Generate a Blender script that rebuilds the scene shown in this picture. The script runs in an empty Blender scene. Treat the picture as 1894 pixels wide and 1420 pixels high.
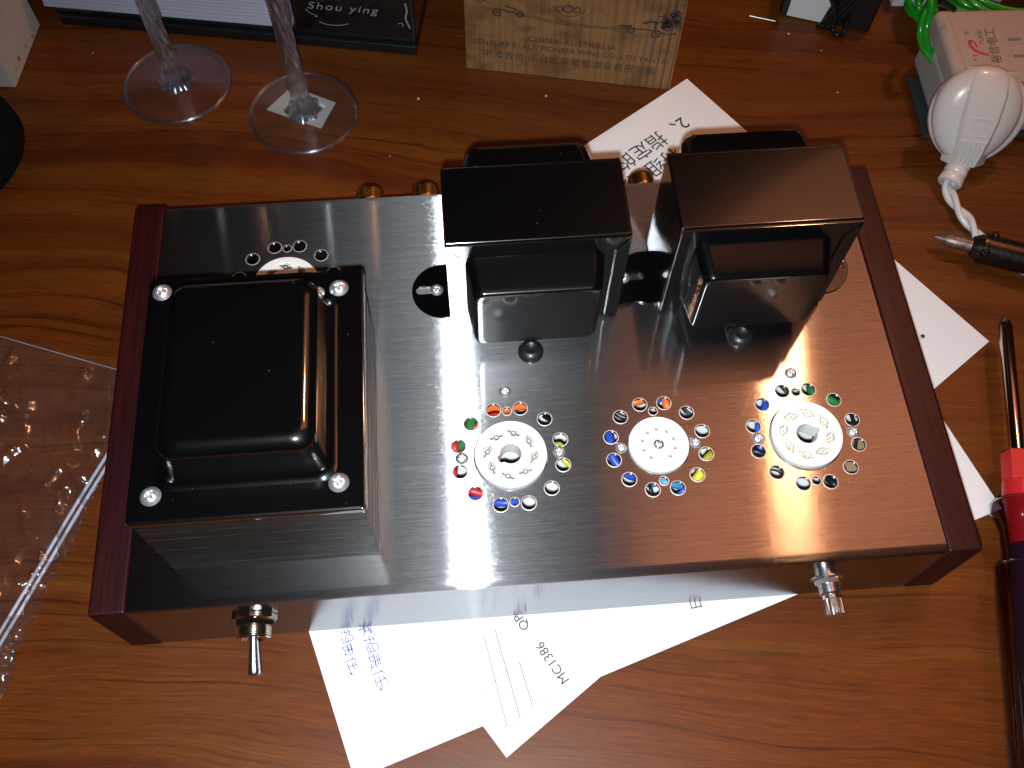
import bpy, bmesh, math, random
from mathutils import Vector, Matrix, Euler, noise
random.seed(7)
S = 0.001                       # all shapes are written in millimetres
scn = bpy.context.scene
COL = scn.collection

# ------------------------------------------------------------------ camera
CAM = Vector((-23.73, -180.39, 384.77))
FPX = 1818.55                   # focal length in photo pixels (1894 wide)
ROT = Euler((0.4731, -0.0135, -0.0794), 'XYZ')
cd = bpy.data.cameras.new('camera'); cam = bpy.data.objects.new('camera', cd); COL.objects.link(cam)
cam.location = CAM * S; cam.rotation_euler = ROT
cd.sensor_width = 36.0; cd.lens = 36.0 * FPX / 1894.0
cd.clip_start = 0.005; cd.clip_end = 20
scn.camera = cam
M3 = ROT.to_matrix()

def at(px, py, z=0.0):          # photo pixel -> point of the place at height z (mm)
    d = M3 @ Vector(((px - 947) / FPX, -(py - 710) / FPX, -1.0))
    return CAM + d * ((z - CAM.z) / d.z)

# ------------------------------------------------------------------ world and lamps
w = bpy.data.worlds.new('World'); scn.world = w; w.use_nodes = True
w.node_tree.nodes['Background'].inputs[0].default_value = (0.62, 0.30, 0.24, 1)
w.node_tree.nodes['Background'].inputs[1].default_value = 0.014
scn.view_settings.view_transform = 'Standard'
scn.view_settings.look = 'None'
scn.view_settings.exposure = 0.0
scn.view_settings.gamma = 1.0

def lamp(name, kind, loc, target, energy, color, **kw):
    l = bpy.data.lights.new(name, kind); l.energy = energy; l.color = color
    for k, v in kw.items(): setattr(l, k, v)
    o = bpy.data.objects.new(name, l); COL.objects.link(o)
    o.location = Vector(loc) * S
    o.rotation_euler = (Vector(target) - Vector(loc)).to_track_quat('-Z', 'Y').to_euler()
    return o
# the flash of the phone, a little in front of and left of the lens
lamp('flash', 'SPOT', (CAM.x - 3.5, CAM.y - 14, CAM.z + 1), (-10, -80, 0), 9.8, (0.90, 0.96, 1.0),
     spot_size=math.radians(104), spot_blend=1.0, shadow_soft_size=0.0035)
# the warm desk lamp standing behind and to the right
lamp('desk_lamp_bulb', 'AREA', (415, 420, 905), (60, 10, 40), 1.8, (1.0, 0.46, 0.20), shape='DISK', size=0.06)
# added fill, no real shade: stacked dim ellipses replacing unseen warm-lit surroundings
lamp('warm_fill', 'AREA', (455, 350, 912), (60, 0, 40), 0.52, (1.0, 0.33, 0.155), shape='ELLIPSE', size=0.50, size_y=0.76)
lamp('warm_fill_inner', 'AREA', (415, 215, 910), (60, 0, 40), 0.46, (1.0, 0.33, 0.155), shape='ELLIPSE', size=0.30, size_y=0.56)
lamp('warm_fill_outer', 'AREA', (470, 320, 914), (60, 0, 40), 0.20, (1.0, 0.30, 0.15), shape='ELLIPSE', size=0.66, size_y=0.90)

# ------------------------------------------------------------------ material helpers
def nt(name):
    m = bpy.data.materials.new(name); m.use_nodes = True
    t = m.node_tree
    for n in list(t.nodes): t.nodes.remove(n)
    out = t.nodes.new('ShaderNodeOutputMaterial')
    return m, t, out
def N(t, kind, **kw):
    n = t.nodes.new(kind)
    for k, v in kw.items():
        if k.startswith('i_'):
            key = k[2:]; key = int(key) if key.isdigit() else key.replace('_', ' ')
            n.inputs[key].default_value = v
        else: setattr(n, k, v)
    return n
def L(t, a, b): t.links.new(a, b)
def coords(t, scale=(1, 1, 1), rot=(0, 0, 0), loc=(0, 0, 0), geo=True):
    if geo: src = N(t, 'ShaderNodeNewGeometry').outputs['Position']
    else: src = N(t, 'ShaderNodeTexCoord').outputs['Object']
    m1 = N(t, 'ShaderNodeMapping'); m1.inputs['Rotation'].default_value = rot
    m1.inputs['Scale'].default_value = (1000, 1000, 1000); L(t, src, m1.inputs['Vector'])
    m2 = N(t, 'ShaderNodeMapping'); m2.inputs['Scale'].default_value = scale; m2.inputs['Location'].default_value = loc
    L(t, m1.outputs[0], m2.inputs['Vector'])
    return m2.outputs[0]
def ramp(t, fac, stops):
    r = N(t, 'ShaderNodeValToRGB'); e = r.color_ramp.elements
    while len(e) > 1: e.remove(e[0])
    e[0].position = stops[0][0]; e[0].color = (*stops[0][1], 1)
    for p, c in stops[1:]:
        x = e.new(p); x.color = (*c, 1)
    L(t, fac, r.inputs['Fac']); return r.outputs[0]
def mixc(t, fac, a, b, mode='MIX'):
    m = N(t, 'ShaderNodeMix', data_type='RGBA', blend_type=mode)
    for s, v in ((m.inputs[0], fac), (m.inputs[6], a), (m.inputs[7], b)):
        if hasattr(v, 'links') or hasattr(v, 'is_linked'): L(t, v, s)
        elif isinstance(v, (int, float)): s.default_value = v
        else: s.default_value = (*v, 1)
    return m.outputs[2]
def math_(t, op, a, b=0.0):
    m = N(t, 'ShaderNodeMath', operation=op)
    for s, v in ((m.inputs[0], a), (m.inputs[1], b)):
        if isinstance(v, (int, float)): s.default_value = v
        else: L(t, v, s)
    return m.outputs[0]
def noise_(t, vec, scale=1.0, detail=4, rough=0.5, dist=0.0):
    n = N(t, 'ShaderNodeTexNoise'); n.inputs['Scale'].default_value = scale
    n.inputs['Detail'].default_value = detail; n.inputs['Roughness'].default_value = rough
    n.inputs['Distortion'].default_value = dist; L(t, vec, n.inputs['Vector']); return n.outputs['Fac']
def bump(t, h, strength, dist=0.0001):
    b = N(t, 'ShaderNodeBump'); b.inputs['Strength'].default_value = strength; b.inputs['Distance'].default_value = dist
    L(t, h, b.inputs['Height']); return b.outputs[0]
def prin(t, out, color=(0.5,)*3, rough=0.4, metal=0.0, coat=0.0, coat_r=0.05, spec=0.5, trans=0.0, ior=1.5, normal=None, sheen=0.0):
    p = N(t, 'ShaderNodeBsdfPrincipled')
    if isinstance(color, tuple): p.inputs['Base Color'].default_value = (*color, 1)
    else: L(t, color, p.inputs['Base Color'])
    if isinstance(rough, (int, float)): p.inputs['Roughness'].default_value = rough
    else: L(t, rough, p.inputs['Roughness'])
    p.inputs['Metallic'].default_value = metal; p.inputs['Coat Weight'].default_value = coat
    p.inputs['Coat Roughness'].default_value = coat_r; p.inputs['Specular IOR Level'].default_value = spec
    p.inputs['Transmission Weight'].default_value = trans; p.inputs['IOR'].default_value = ior
    p.inputs['Sheen Weight'].default_value = sheen
    if normal is not None: L(t, normal, p.inputs['Normal'])
    if out is not None: L(t, p.outputs[0], out.inputs[0])
    return p
def simple(name, color, rough=0.4, grain=0.10, bscale=2.0, bstr=0.08, **kw):
    m, t, out = nt(name)
    v = coords(t)
    n = noise_(t, v, bscale, 4, 0.6)
    lo = tuple(c * (1 - grain) for c in color); hi = tuple(min(1, c * (1 + grain)) for c in color)
    c = ramp(t, n, [(0.3, lo), (0.7, hi)])
    r = math_(t, 'MULTIPLY_ADD', n, 0.12); r.node.inputs[2].default_value = rough - 0.06
    prin(t, out, c, r, normal=bump(t, n, bstr), **kw)
    return m

# ------------------------------------------------------------------ materials
def mat_table():
    m, t, out = nt('table_wood')
    v0 = coords(t, rot=(0, 0, math.radians(9)))
    warp = noise_(t, coords(t, (0.0060, 0.0110, 0.01), loc=(3.1, 8.4, 0)), 0.7, 2, 0.45)
    warp2 = noise_(t, coords(t, (0.018, 0.05, 0.02)), 1.0, 3, 0.5)
    sep = N(t, 'ShaderNodeSeparateXYZ'); L(t, v0, sep.inputs[0])
    vv = math_(t, 'ADD', sep.outputs[1], math_(t, 'MULTIPLY', warp, 52.0))
    vv = math_(t, 'ADD', vv, math_(t, 'MULTIPLY', warp2, 5.0))
    comb = N(t, 'ShaderNodeCombineXYZ')
    L(t, math_(t, 'MULTIPLY', sep.outputs[0], 0.008), comb.inputs[0]); L(t, vv, comb.inputs[1])
    veins = noise_(t, comb.outputs[0], 0.40, 4.0, 0.66)
    veinsB = noise_(t, comb.outputs[0], 0.055, 2.0, 0.5)
    fcomb = N(t, 'ShaderNodeCombineXYZ')
    L(t, math_(t, 'MULTIPLY', sep.outputs[0], 0.05), fcomb.inputs[0]); L(t, vv, fcomb.inputs[1])
    fine = noise_(t, fcomb.outputs[0], 1.1, 5.0, 0.7)
    base = ramp(t, veinsB, [(0.30, (0.090, 0.0195, 0.0040)), (0.5, (0.138, 0.0345, 0.0052)), (0.68, (0.160, 0.049, 0.0068))])
    dark = ramp(t, veins, [(0.30, (0.38, 0.34, 0.34)), (0.40, (0.84, 0.81, 0.80)), (0.50, (1, 1, 1)), (0.75, (1.0, 0.96, 0.9))])
    c = mixc(t, 1.0, base, dark, 'MULTIPLY')
    f = ramp(t, fine, [(0.32, (0.52, 0.46, 0.44)), (0.60, (1.05, 1.03, 1.0))])
    c = mixc(t, 0.8, c, f, 'MULTIPLY')
    # dust specks
    vo = N(t, 'ShaderNodeTexVoronoi'); vo.inputs['Scale'].default_value = 0.062; L(t, coords(t), vo.inputs['Vector'])
    sp = ramp(t, vo.outputs['Distance'], [(0.011, (1, 1, 1)), (0.02, (0, 0, 0))])
    sel = ramp(t, noise_(t, coords(t), 0.03, 1), [(0.53, (0, 0, 0)), (0.56, (0.7, 0.7, 0.7))])
    c = mixc(t, mixc(t, 1.0, sp, sel, 'MULTIPLY'), c, (0.30, 0.24, 0.20))
    # hairline scratches in the varnish
    wv = N(t, 'ShaderNodeTexWave'); wv.inputs['Scale'].default_value = 0.012; wv.inputs['Distortion'].default_value = 9
    wv.inputs['Detail'].default_value = 3; wv.inputs['Detail Scale'].default_value = 0.6
    L(t, coords(t, rot=(0, 0, 0.9)), wv.inputs['Vector'])
    sc = ramp(t, wv.outputs['Fac'], [(0.0, (1, 1, 1)), (0.003, (0, 0, 0))])
    sc = mixc(t, 1.0, sc, ramp(t, noise_(t, coords(t), 0.02, 2), [(0.52, (0, 0, 0)), (0.58, (1, 1, 1))]), 'MULTIPLY')
    c = mixc(t, math_(t, 'MULTIPLY', sc, 0.010), c, (0.5, 0.4, 0.36))
    smudge = noise_(t, coords(t, (0.02, 0.03, 0.02)), 1.0, 5, 0.65)
    r = math_(t, 'MULTIPLY_ADD', smudge, 0.22); r.node.inputs[2].default_value = 0.30
    hb = math_(t, 'ADD', fine, noise_(t, coords(t), 0.9, 3))
    prin(t, out, c, r, coat=0.12, coat_r=0.22, spec=0.22, normal=bump(t, hb, 0.10))
    return m

def mat_steel(name='brushed_steel', wide=0.28, clear=0.45):
    m, t, out = nt(name)
    v = coords(t, (0.030, 2.3, 2.3))
    n = noise_(t, v, 1.0, 6, 0.8)
    v2 = coords(t, (0.16, 3.6, 3.6)); n2 = noise_(t, v2, 1.0, 3, 0.8)
    nn = math_(t, 'ADD', math_(t, 'MULTIPLY', n, 0.5), math_(t, 'MULTIPLY', n2, 0.5))
    tan = N(t, 'ShaderNodeCombineXYZ'); tan.inputs[0].default_value = 1.0
    col = ramp(t, nn, [(0.36, (0.27, 0.275, 0.285)), (0.5, (0.42, 0.43, 0.445)), (0.64, (0.62, 0.63, 0.65))])
    smear = noise_(t, coords(t, (0.03, 0.012, 0.02), rot=(0, 0, 0.5)), 1.0, 4, 0.6)
    a = N(t, 'ShaderNodeBsdfAnisotropic'); L(t, col, a.inputs['Color'])
    a.inputs['Roughness'].default_value = 0.315; a.inputs['Anisotropy'].default_value = 0.985
    L(t, tan.outputs[0], a.inputs['Tangent'])
    b = N(t, 'ShaderNodeBsdfAnisotropic'); L(t, col, b.inputs['Color'])
    b.inputs['Roughness'].default_value = 0.64; b.inputs['Anisotropy'].default_value = 0.72
    L(t, tan.outputs[0], b.inputs['Tangent'])
    g = N(t, 'ShaderNodeBsdfAnisotropic'); L(t, ramp(t, nn, [(0.38, (0.38, 0.385, 0.40)), (0.62, (0.50, 0.51, 0.53))]), g.inputs['Color'])
    r = math_(t, 'MULTIPLY_ADD', smear, 0.08); r.node.inputs[2].default_value = 0.10
    L(t, r, g.inputs['Roughness']); g.inputs['Anisotropy'].default_value = 0.75
    L(t, tan.outputs[0], g.inputs['Tangent'])
    bn = bump(t, nn, 0.28, 0.00004)
    for q in (a, b): L(t, bn, q.inputs['Normal'])
    m1 = N(t, 'ShaderNodeMixShader'); m1.inputs[0].default_value = wide
    L(t, a.outputs[0], m1.inputs[1]); L(t, b.outputs[0], m1.inputs[2])
    m2 = N(t, 'ShaderNodeMixShader'); m2.inputs[0].default_value = clear
    L(t, m1.outputs[0], m2.inputs[1]); L(t, g.outputs[0], m2.inputs[2])
    L(t, m2.outputs[0], out.inputs[0])
    return m

def mat_black():
    m, t, out = nt('black_enamel')
    n = noise_(t, coords(t), 0.25, 4, 0.6)
    fl = N(t, 'ShaderNodeTexVoronoi'); fl.inputs['Scale'].default_value = 0.16; L(t, coords(t), fl.inputs['Vector'])
    sp = ramp(t, fl.outputs['Distance'], [(0.035, (1, 1, 1)), (0.06, (0, 0, 0))])
    sel = ramp(t, noise_(t, coords(t), 0.09, 1), [(0.50, (0, 0, 0)), (0.55, (1, 1, 1))])
    c = mixc(t, math_(t, 'MULTIPLY', mixc(t, 1.0, sp, sel, 'MULTIPLY'), 0.5), (0.0010, 0.0013, 0.0017), (0.07, 0.075, 0.075))
    p = prin(t, out, c, 0.32, coat=1.0, coat_r=0.09, spec=0.12, normal=bump(t, n, 0.10, 0.0004)); p.inputs['Coat IOR'].default_value = 1.85
    return m

def mat_panel():
    m, t, out = nt('mahogany_panel')
    v = coords(t, (0.9, 0.035, 0.9)); n = noise_(t, v, 1.0, 5, 0.65)
    v2 = coords(t, (3.5, 0.25, 3.5)); n2 = noise_(t, v2, 1.0, 3, 0.7)
    c = ramp(t, n, [(0.30, (0.009, 0.0008, 0.0014)), (0.55, (0.026, 0.0018, 0.0028)), (0.75, (0.046, 0.0034, 0.0046))])
    pores = ramp(t, n2, [(0.68, (0, 0, 0)), (0.76, (1, 1, 1))])
    c = mixc(t, math_(t, 'MULTIPLY', pores, 0.35), c, (0.14, 0.035, 0.02))
    prin(t, out, c, 0.5, coat=0.12, coat_r=0.25, spec=0.25, normal=bump(t, n2, 0.25, 0.0002))
    return m

def mat_pine():
    m, t, out = nt('pine_board')
    v = coords(t, (0.55, 0.55, 0.012), rot=(0, 0, 0.21)); n = noise_(t, v, 1.0, 2, 0.5)
    sep = N(t, 'ShaderNodeSeparateXYZ'); L(t, coords(t, rot=(0, 0, 0.2116)), sep.inputs[0])
    # narrow growth rings on the right half, wide bland grain on the left half
    ringfac = ramp(t, math_(t, 'MULTIPLY_ADD', sep.outputs[0], 0.02), [(0.0, (0, 0, 0))])
    wv = N(t, 'ShaderNodeTexWave', bands_direction='X', wave_profile='SAW'); wv.inputs['Scale'].default_value = 0.085
    wv.inputs['Distortion'].default_value = 1.2; wv.inputs['Detail'].default_value = 2; wv.inputs['Detail Scale'].default_value = 0.3
    L(t, coords(t, (1, 1, 0.05), rot=(0, 0, 0.2116)), wv.inputs['Vector'])
    rings = ramp(t, wv.outputs['Fac'], [(0.0, (1, 1, 1)), (0.6, (0.9, 0.86, 0.8)), (0.86, (0.42, 0.30, 0.2)), (1.0, (0.9, 0.86, 0.8))])
    mr = N(t, 'ShaderNodeMapRange'); mr.inputs['From Min'].default_value = 20; mr.inputs['From Max'].default_value = 48
    L(t, sep.outputs[0], mr.inputs['Value'])
    base = ramp(t, n, [(0.3, (0.21, 0.098, 0.036)), (0.6, (0.30, 0.150, 0.058)), (0.8, (0.28, 0.112, 0.041))])
    c = mixc(t, mr.outputs[0], base, mixc(t, 1.0, base, rings, 'MULTIPLY'))
    st = noise_(t, coords(t, (0.05, 0.05, 0.09), loc=(1, 5, 2)), 1.0, 3, 0.6)
    c = mixc(t, 0.6, c, ramp(t, st, [(0.36, (0.35, 0.33, 0.3)), (0.52, (1, 1, 1))]), 'MULTIPLY')
    prin(t, out, c, 0.6, normal=bump(t, n, 0.2, 0.0002))
    return m

def mat_core():
    m, t, out = nt('steel_laminations')
    v = coords(t, (0.012, 0.012, 2.3)); n = noise_(t, v, 1.0, 4, 0.75)
    v2 = coords(t, (0.05, 0.05, 9.0)); n2 = noise_(t, v2, 1.0, 2, 0.8)
    c = ramp(t, n2, [(0.35, (0.022, 0.021, 0.02)), (0.65, (0.095, 0.09, 0.088))])
    prin(t, out, c, 0.38, metal=0.85, normal=bump(t, math_(t, 'ADD', n, n2), 0.5, 0.00012))
    return m

def mat_clear(name, tint=(0.93, 0.95, 0.97), glossr=0.04, haze=0.0, ior=1.5, gain=1.0):
    # thin clear sheet: light passes straight through, the rest is mirrored by Fresnel
    m, t, out = nt(name)
    tr = N(t, 'ShaderNodeBsdfTransparent'); tr.inputs[0].default_value = (*tint, 1)
    gl = N(t, 'ShaderNodeBsdfGlossy'); gl.inputs['Roughness'].default_value = glossr
    lw = N(t, 'ShaderNodeLayerWeight'); lw.inputs['Blend'].default_value = 0.5
    fr = math_(t, 'MULTIPLY_ADD', math_(t, 'POWER', lw.outputs['Facing'], 4.0), 0.9); fr.node.inputs[2].default_value = 0.045
    n = noise_(t, coords(t), 0.12, 4, 0.6); L(t, bump(t, n, 0.15, 0.0004), gl.inputs['Normal'])
    m1 = N(t, 'ShaderNodeMixShader'); f = math_(t, 'MULTIPLY', fr, gain); f.node.use_clamp = True; L(t, f, m1.inputs[0])
    L(t, tr.outputs[0], m1.inputs[1]); L(t, gl.outputs[0], m1.inputs[2])
    res = m1.outputs[0]
    if haze > 0:
        df = N(t, 'ShaderNodeBsdfDiffuse'); df.inputs[0].default_value = (0.75, 0.76, 0.82, 1)
        m2 = N(t, 'ShaderNodeMixShader'); L(t, math_(t, 'MULTIPLY', noise_(t, coords(t), 0.03, 4), haze * 2), m2.inputs[0])
        L(t, res, m2.inputs[1]); L(t, df.outputs[0], m2.inputs[2]); res = m2.outputs[0]
    L(t, res, out.inputs[0]); return m

def mat_crystal():
    m, t, out = nt('crystal_glass')
    g = N(t, 'ShaderNodeBsdfGlass'); g.inputs['IOR'].default_value = 1.5; g.inputs['Roughness'].default_value = 0.02
    g.inputs['Color'].default_value = (0.97, 0.98, 1.0, 1)
    tr = N(t, 'ShaderNodeBsdfTransparent'); tr.inputs[0].default_value = (0.9, 0.92, 0.95, 1)
    mx = N(t, 'ShaderNodeMixShader'); mx.inputs[0].default_value = 0.35
    L(t, g.outputs[0], mx.inputs[1]); L(t, tr.outputs[0], mx.inputs[2])
    gl = N(t, 'ShaderNodeBsdfGlossy'); gl.inputs['Roughness'].default_value = 0.20; gl.inputs['Color'].default_value = (0.80, 0.90, 1, 1)
    m2 = N(t, 'ShaderNodeMixShader'); m2.inputs[0].default_value = 0.13
    L(t, mx.outputs[0], m2.inputs[1]); L(t, gl.outputs[0], m2.inputs[2]); L(t, m2.outputs[0], out.inputs[0])
    return m

TABLE = mat_table(); STEEL = mat_steel(); STEELF = mat_steel('brushed_steel_walls', 0.9, 0.965); BLACK = mat_black(); PANEL = mat_panel(); PINE = mat_pine(); CORE = mat_core()
CRYSTAL = mat_crystal(); FOOTGLASS = mat_clear('foot_glass', (0.975, 0.98, 0.985), 0.14, haze=0.006, gain=1.6)
FILM = mat_clear('bag_film', (0.90, 0.90, 0.91), 0.17, haze=0.018, gain=1.7)
ZIP = simple('zip_plastic', (0.42, 0.44, 0.55), 0.3, coat=0.5)
RIM = simple('deburred_rim', (0.75, 0.74, 0.73), 0.5, 0.05, 1.5, 0.1, metal=0.8)
SCREWM = simple('bright_zinc', (0.80, 0.82, 0.86), 0.36, 0.10, 1.5, 0.5, metal=0.85)
CERAMIC = simple('white_ceramic', (0.82, 0.83, 0.80), 0.35, 0.03, 1.0, 0.03, coat=0.2, coat_r=0.2)
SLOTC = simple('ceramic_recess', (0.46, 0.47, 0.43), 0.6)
CHROME = simple('zinc_plate', (0.78, 0.80, 0.83), 0.25, 0.06, 1.5, 0.12, metal=1.0)
NICKEL = simple('nickel_plate', (0.60, 0.56, 0.48), 0.16, 0.06, 2.0, 0.06, metal=1.0)
GOLD = simple('gold_plate', (0.62, 0.36, 0.10), 0.25, 0.15, 2.0, 0.1, metal=1.0)
PAPER = simple('white_paper', (0.80, 0.81, 0.84), 0.75, 0.012, 0.4, 0.03)
INK = simple('black_print', (0.035, 0.035, 0.045), 0.7)
BLUEINK = simple('blue_pen', (0.10, 0.085, 0.36), 0.6)
PALEINK = simple('pale_line', (0.50, 0.53, 0.64), 0.7)
DARKIN = simple('inner_metal', (0.22, 0.22, 0.23), 0.5, metal=0.6)
WHITEPL = simple('white_plastic', (0.74, 0.69, 0.67), 0.28, 0.012, 0.25, 0.0, coat=0.4, coat_r=0.1)
PINKPL = simple('aged_plastic', (0.52, 0.41, 0.37), 0.4, 0.05, 0.3, 0.05)
GREYPL = simple('grey_side', (0.40, 0.40, 0.40), 0.45, 0.05)
CABLEW = simple('white_cable', (0.70, 0.71, 0.72), 0.3, 0.03, coat=0.4)
GREEN = simple('green_wire', (0.012, 0.34, 0.018), 0.22, 0.08, coat=0.6)
REDPL = simple('red_plastic', (0.55, 0.018, 0.022), 0.35, 0.05)
REDW = simple('red_wire', (0.55, 0.03, 0.03), 0.35); BLUEW = simple('blue_wire', (0.03, 0.09, 0.55), 0.35)
ORANGEW = simple('orange_wire', (0.85, 0.17, 0.03), 0.35); YELLOWW = simple('yellow_wire', (0.62, 0.60, 0.04), 0.35)
GREENW = simple('dark_green_wire', (0.03, 0.19, 0.05), 0.35); CYANW = simple('cyan_wire', (0.08, 0.38, 0.72), 0.35)
BLACKW = simple('black_rubber', (0.012, 0.012, 0.013), 0.4, coat=0.2); TAN = simple('tan_board', (0.30, 0.22, 0.12), 0.5)
BLACKPL = simple('black_plastic', (0.008, 0.009, 0.011), 0.3, 0.2, coat=0.4, coat_r=0.1)
BLACKGLOSS = simple('black_gloss_wrap', (0.006, 0.007, 0.009), 0.12, 0.2, 0.05, 0.5, coat=1.0, coat_r=0.03)
FABRIC = simple('black_fabric', (0.005, 0.006, 0.006), 0.95, 0.6, 0.8, 1.0, spec=0.1)
PAGES = simple('page_edges', (0.46, 0.49, 0.62), 0.7, 0.05); CARTON = simple('white_carton', (0.48, 0.44, 0.41), 0.65, 0.04, 0.3)
STAIN = simple('orange_stain', (0.38, 0.15, 0.02), 0.6, 0.3); SILVERINK = simple('silver_print', (0.30, 0.31, 0.30), 0.4)
BRONZE = simple('worn_copper_tip', (0.23, 0.16, 0.14), 0.45, 0.5, 0.5, 0.4, metal=0.8)
BARREL = simple('dark_barrel', (0.055, 0.045, 0.040), 0.32, 0.3, 0.6, metal=0.9)
PRINTBOX = simple('box_print', (0.055, 0.038, 0.03), 0.7); REDPRINT = simple('red_print', (0.62, 0.06, 0.07), 0.5)
BROWNPRINT = simple('brown_print', (0.16, 0.11, 0.09), 0.6); SLOTGREY = simple('slot_grey', (0.22, 0.23, 0.25), 0.5)
PURPLE = simple('smoky_core', (0.040, 0.018, 0.032), 0.3)
STICKER = simple('label_paper', (0.46, 0.49, 0.46), 0.6, 0.05)
SHELL = mat_clear('clear_handle', (0.62, 0.52, 0.60), 0.05, gain=1.5)
DRIVER = simple('driver_blade', (0.55, 0.50, 0.47), 0.14, 0.15, metal=1.0)

# ------------------------------------------------------------------ object helpers
ORG = {}                        # world origin (mm) of each object
def tag(o, label=None, cat=None, group=None, kind=None):
    for k, v in (('label', label), ('category', cat), ('group', group), ('kind', kind)):
        if v: o[k] = v
    return o
def thing(name, loc, label, cat, group=None):
    o = bpy.data.objects.new(name, None); COL.objects.link(o); o.empty_display_size = 0.01
    o.location = Vector(loc) * S; ORG[o.name] = Vector(loc)
    return tag(o, label, cat, group)
def link(name, me, m, parent=None, org=None):
    if org is None:
        vs = [v.co for v in me.vertices]
        lo = Vector([min(v[i] for v in vs) for i in range(3)]); hi = Vector([max(v[i] for v in vs) for i in range(3)])
        org = Vector(((lo.x + hi.x) / 2, (lo.y + hi.y) / 2, lo.z))
    me.transform(Matrix.Scale(S, 4) @ Matrix.Translation(-org))
    if m: me.materials.clear(); me.materials.append(m)
    o = bpy.data.objects.new(name, me); COL.objects.link(o); ORG[o.name] = org
    if parent is not None:
        o.parent = parent; o.location = (org - ORG[parent.name]) * S
    else: o.location = org * S
    return o
def obj(name, bm, m, parent=None, smooth=None, kind=None):
    me = bpy.data.meshes.new(name)
    bm.normal_update(); bm.to_mesh(me); bm.free()
    if smooth is not None:
        me.polygons.foreach_set('use_smooth', [True] * len(me.polygons))
        me.update()
        try: me.set_sharp_from_angle(angle=math.radians(smooth))
        except Exception: pass
    o = link(name, me, m, parent)
    if kind: o['kind'] = kind
    return o
def xf(bm, mat):
    bmesh.ops.transform(bm, matrix=mat, verts=bm.verts); return bm
def box(bm, lo, hi, bev=0.0, seg=2, mat=None):
    r = bmesh.ops.create_cube(bm, size=1.0)
    vs = r['verts']; c = [(a + b) / 2 for a, b in zip(lo, hi)]; d = [b - a for a, b in zip(lo, hi)]
    for v in vs: v.co = Vector((c[0] + v.co.x * d[0], c[1] + v.co.y * d[1], c[2] + v.co.z * d[2]))
    if bev > 0:
        es = list({e for v in vs for e in v.link_edges})
        r2 = bmesh.ops.bevel(bm, geom=es, offset=bev, segments=seg, affect='EDGES', profile=0.5)
        vs = list({v for f in r2['faces'] for v in f.verts} | {v for v in vs if v.is_valid})
    if mat is not None:
        for v in vs: v.co = mat @ v.co
    return bm
def nb(): return bmesh.new()
def weigh(o):                   # big flat faces keep their true normals beside rounded edges
    md = o.modifiers.new('weighted', 'WEIGHTED_NORMAL'); md.keep_sharp = True; md.weight = 80; return o
def bbox_obj(name, lo, hi, m, parent=None, bev=0.0, seg=2, mat=None):
    o = obj(name, box(nb(), lo, hi, bev, seg, mat), m, parent, smooth=60 if bev else None)
    return weigh(o) if bev else o
def frame(o, x, y, z):          # matrix from an origin and three axes
    return Matrix(((x[0], y[0], z[0], o[0]), (x[1], y[1], z[1], o[1]), (x[2], y[2], z[2], o[2]), (0, 0, 0, 1)))
def axis_frame(a, b):           # local z runs from a to b
    a = Vector(a); z = (Vector(b) - a).normalized()
    up = Vector((0, 0, 1)) if abs(z.z) < 0.95 else Vector((1, 0, 0))
    x = up.cross(z).normalized(); y = z.cross(x)
    return frame(a, x, y, z)
def lathe(bm, prof, seg=40, mat=None, mod=None, cap=True):
    rings = []
    for r, z in prof:
        ring = []
        for k in range(seg):
            a = 2 * math.pi * k / seg
            rr = r * (mod(a, z, r) if mod else 1)
            p = Vector((rr * math.cos(a), rr * math.sin(a), z))
            ring.append(bm.verts.new(mat @ p if mat is not None else p))
        rings.append(ring)
    for a, b in zip(rings, rings[1:]):
        for k in range(seg): bm.faces.new((a[k], a[(k + 1) % seg], b[(k + 1) % seg], b[k]))
    if cap:
        if prof[0][0] > 1e-6: bm.faces.new(rings[0][::-1])
        if prof[-1][0] > 1e-6: bm.faces.new(rings[-1])
    return bm
def spline(pts, n=8, closed=False):
    pts = [Vector(p) for p in pts]; out = []
    m = len(pts)
    for i in range(m if closed else m - 1):
        if closed: p0, p1, p2, p3 = (pts[(i + k) % m] for k in (-1, 0, 1, 2))
        else: p0, p1, p2, p3 = pts[max(i - 1, 0)], pts[i], pts[i + 1], pts[min(i + 2, m - 1)]
        for k in range(n):
            t = k / n
            out.append(0.5 * ((2 * p1) + (-p0 + p2) * t + (2 * p0 - 5 * p1 + 4 * p2 - p3) * t * t + (-p0 + 3 * p1 - 3 * p2 + p3) * t ** 3))
    if not closed: out.append(pts[-1])
    return out
def tube(bm, pts, r, seg=10, closed=False):
    rings = []; prev = None; n = len(pts)
    for i, p in enumerate(pts):
        d = (pts[(i + 1) % n] - pts[i - 1]) if closed else (pts[min(i + 1, n - 1)] - pts[max(i - 1, 0)])
        d.normalize()
        if prev is None: u = d.orthogonal().normalized()
        else: u = (prev - d * prev.dot(d)).normalized()
        prev = u; v = d.cross(u); rr = r[i] if isinstance(r, list) else r
        rings.append([bm.verts.new(p + (u * math.cos(2 * math.pi * k / seg) + v * math.sin(2 * math.pi * k / seg)) * rr) for k in range(seg)])
    pairs = list(zip(rings, rings[1:])) + ([(rings[-1], rings[0])] if closed else [])
    for a, b in pairs:
        for k in range(seg): bm.faces.new((a[k], a[(k + 1) % seg], b[(k + 1) % seg], b[k]))
    if not closed: bm.faces.new(rings[0][::-1]); bm.faces.new(rings[-1])
    return bm
def circ(cx, cy, r, n=32, cw=False):
    a = [(cx + r * math.cos(2 * math.pi * k / n), cy + r * math.sin(2 * math.pi * k / n)) for k in range(n)]
    return a[::-1] if cw else a
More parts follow.
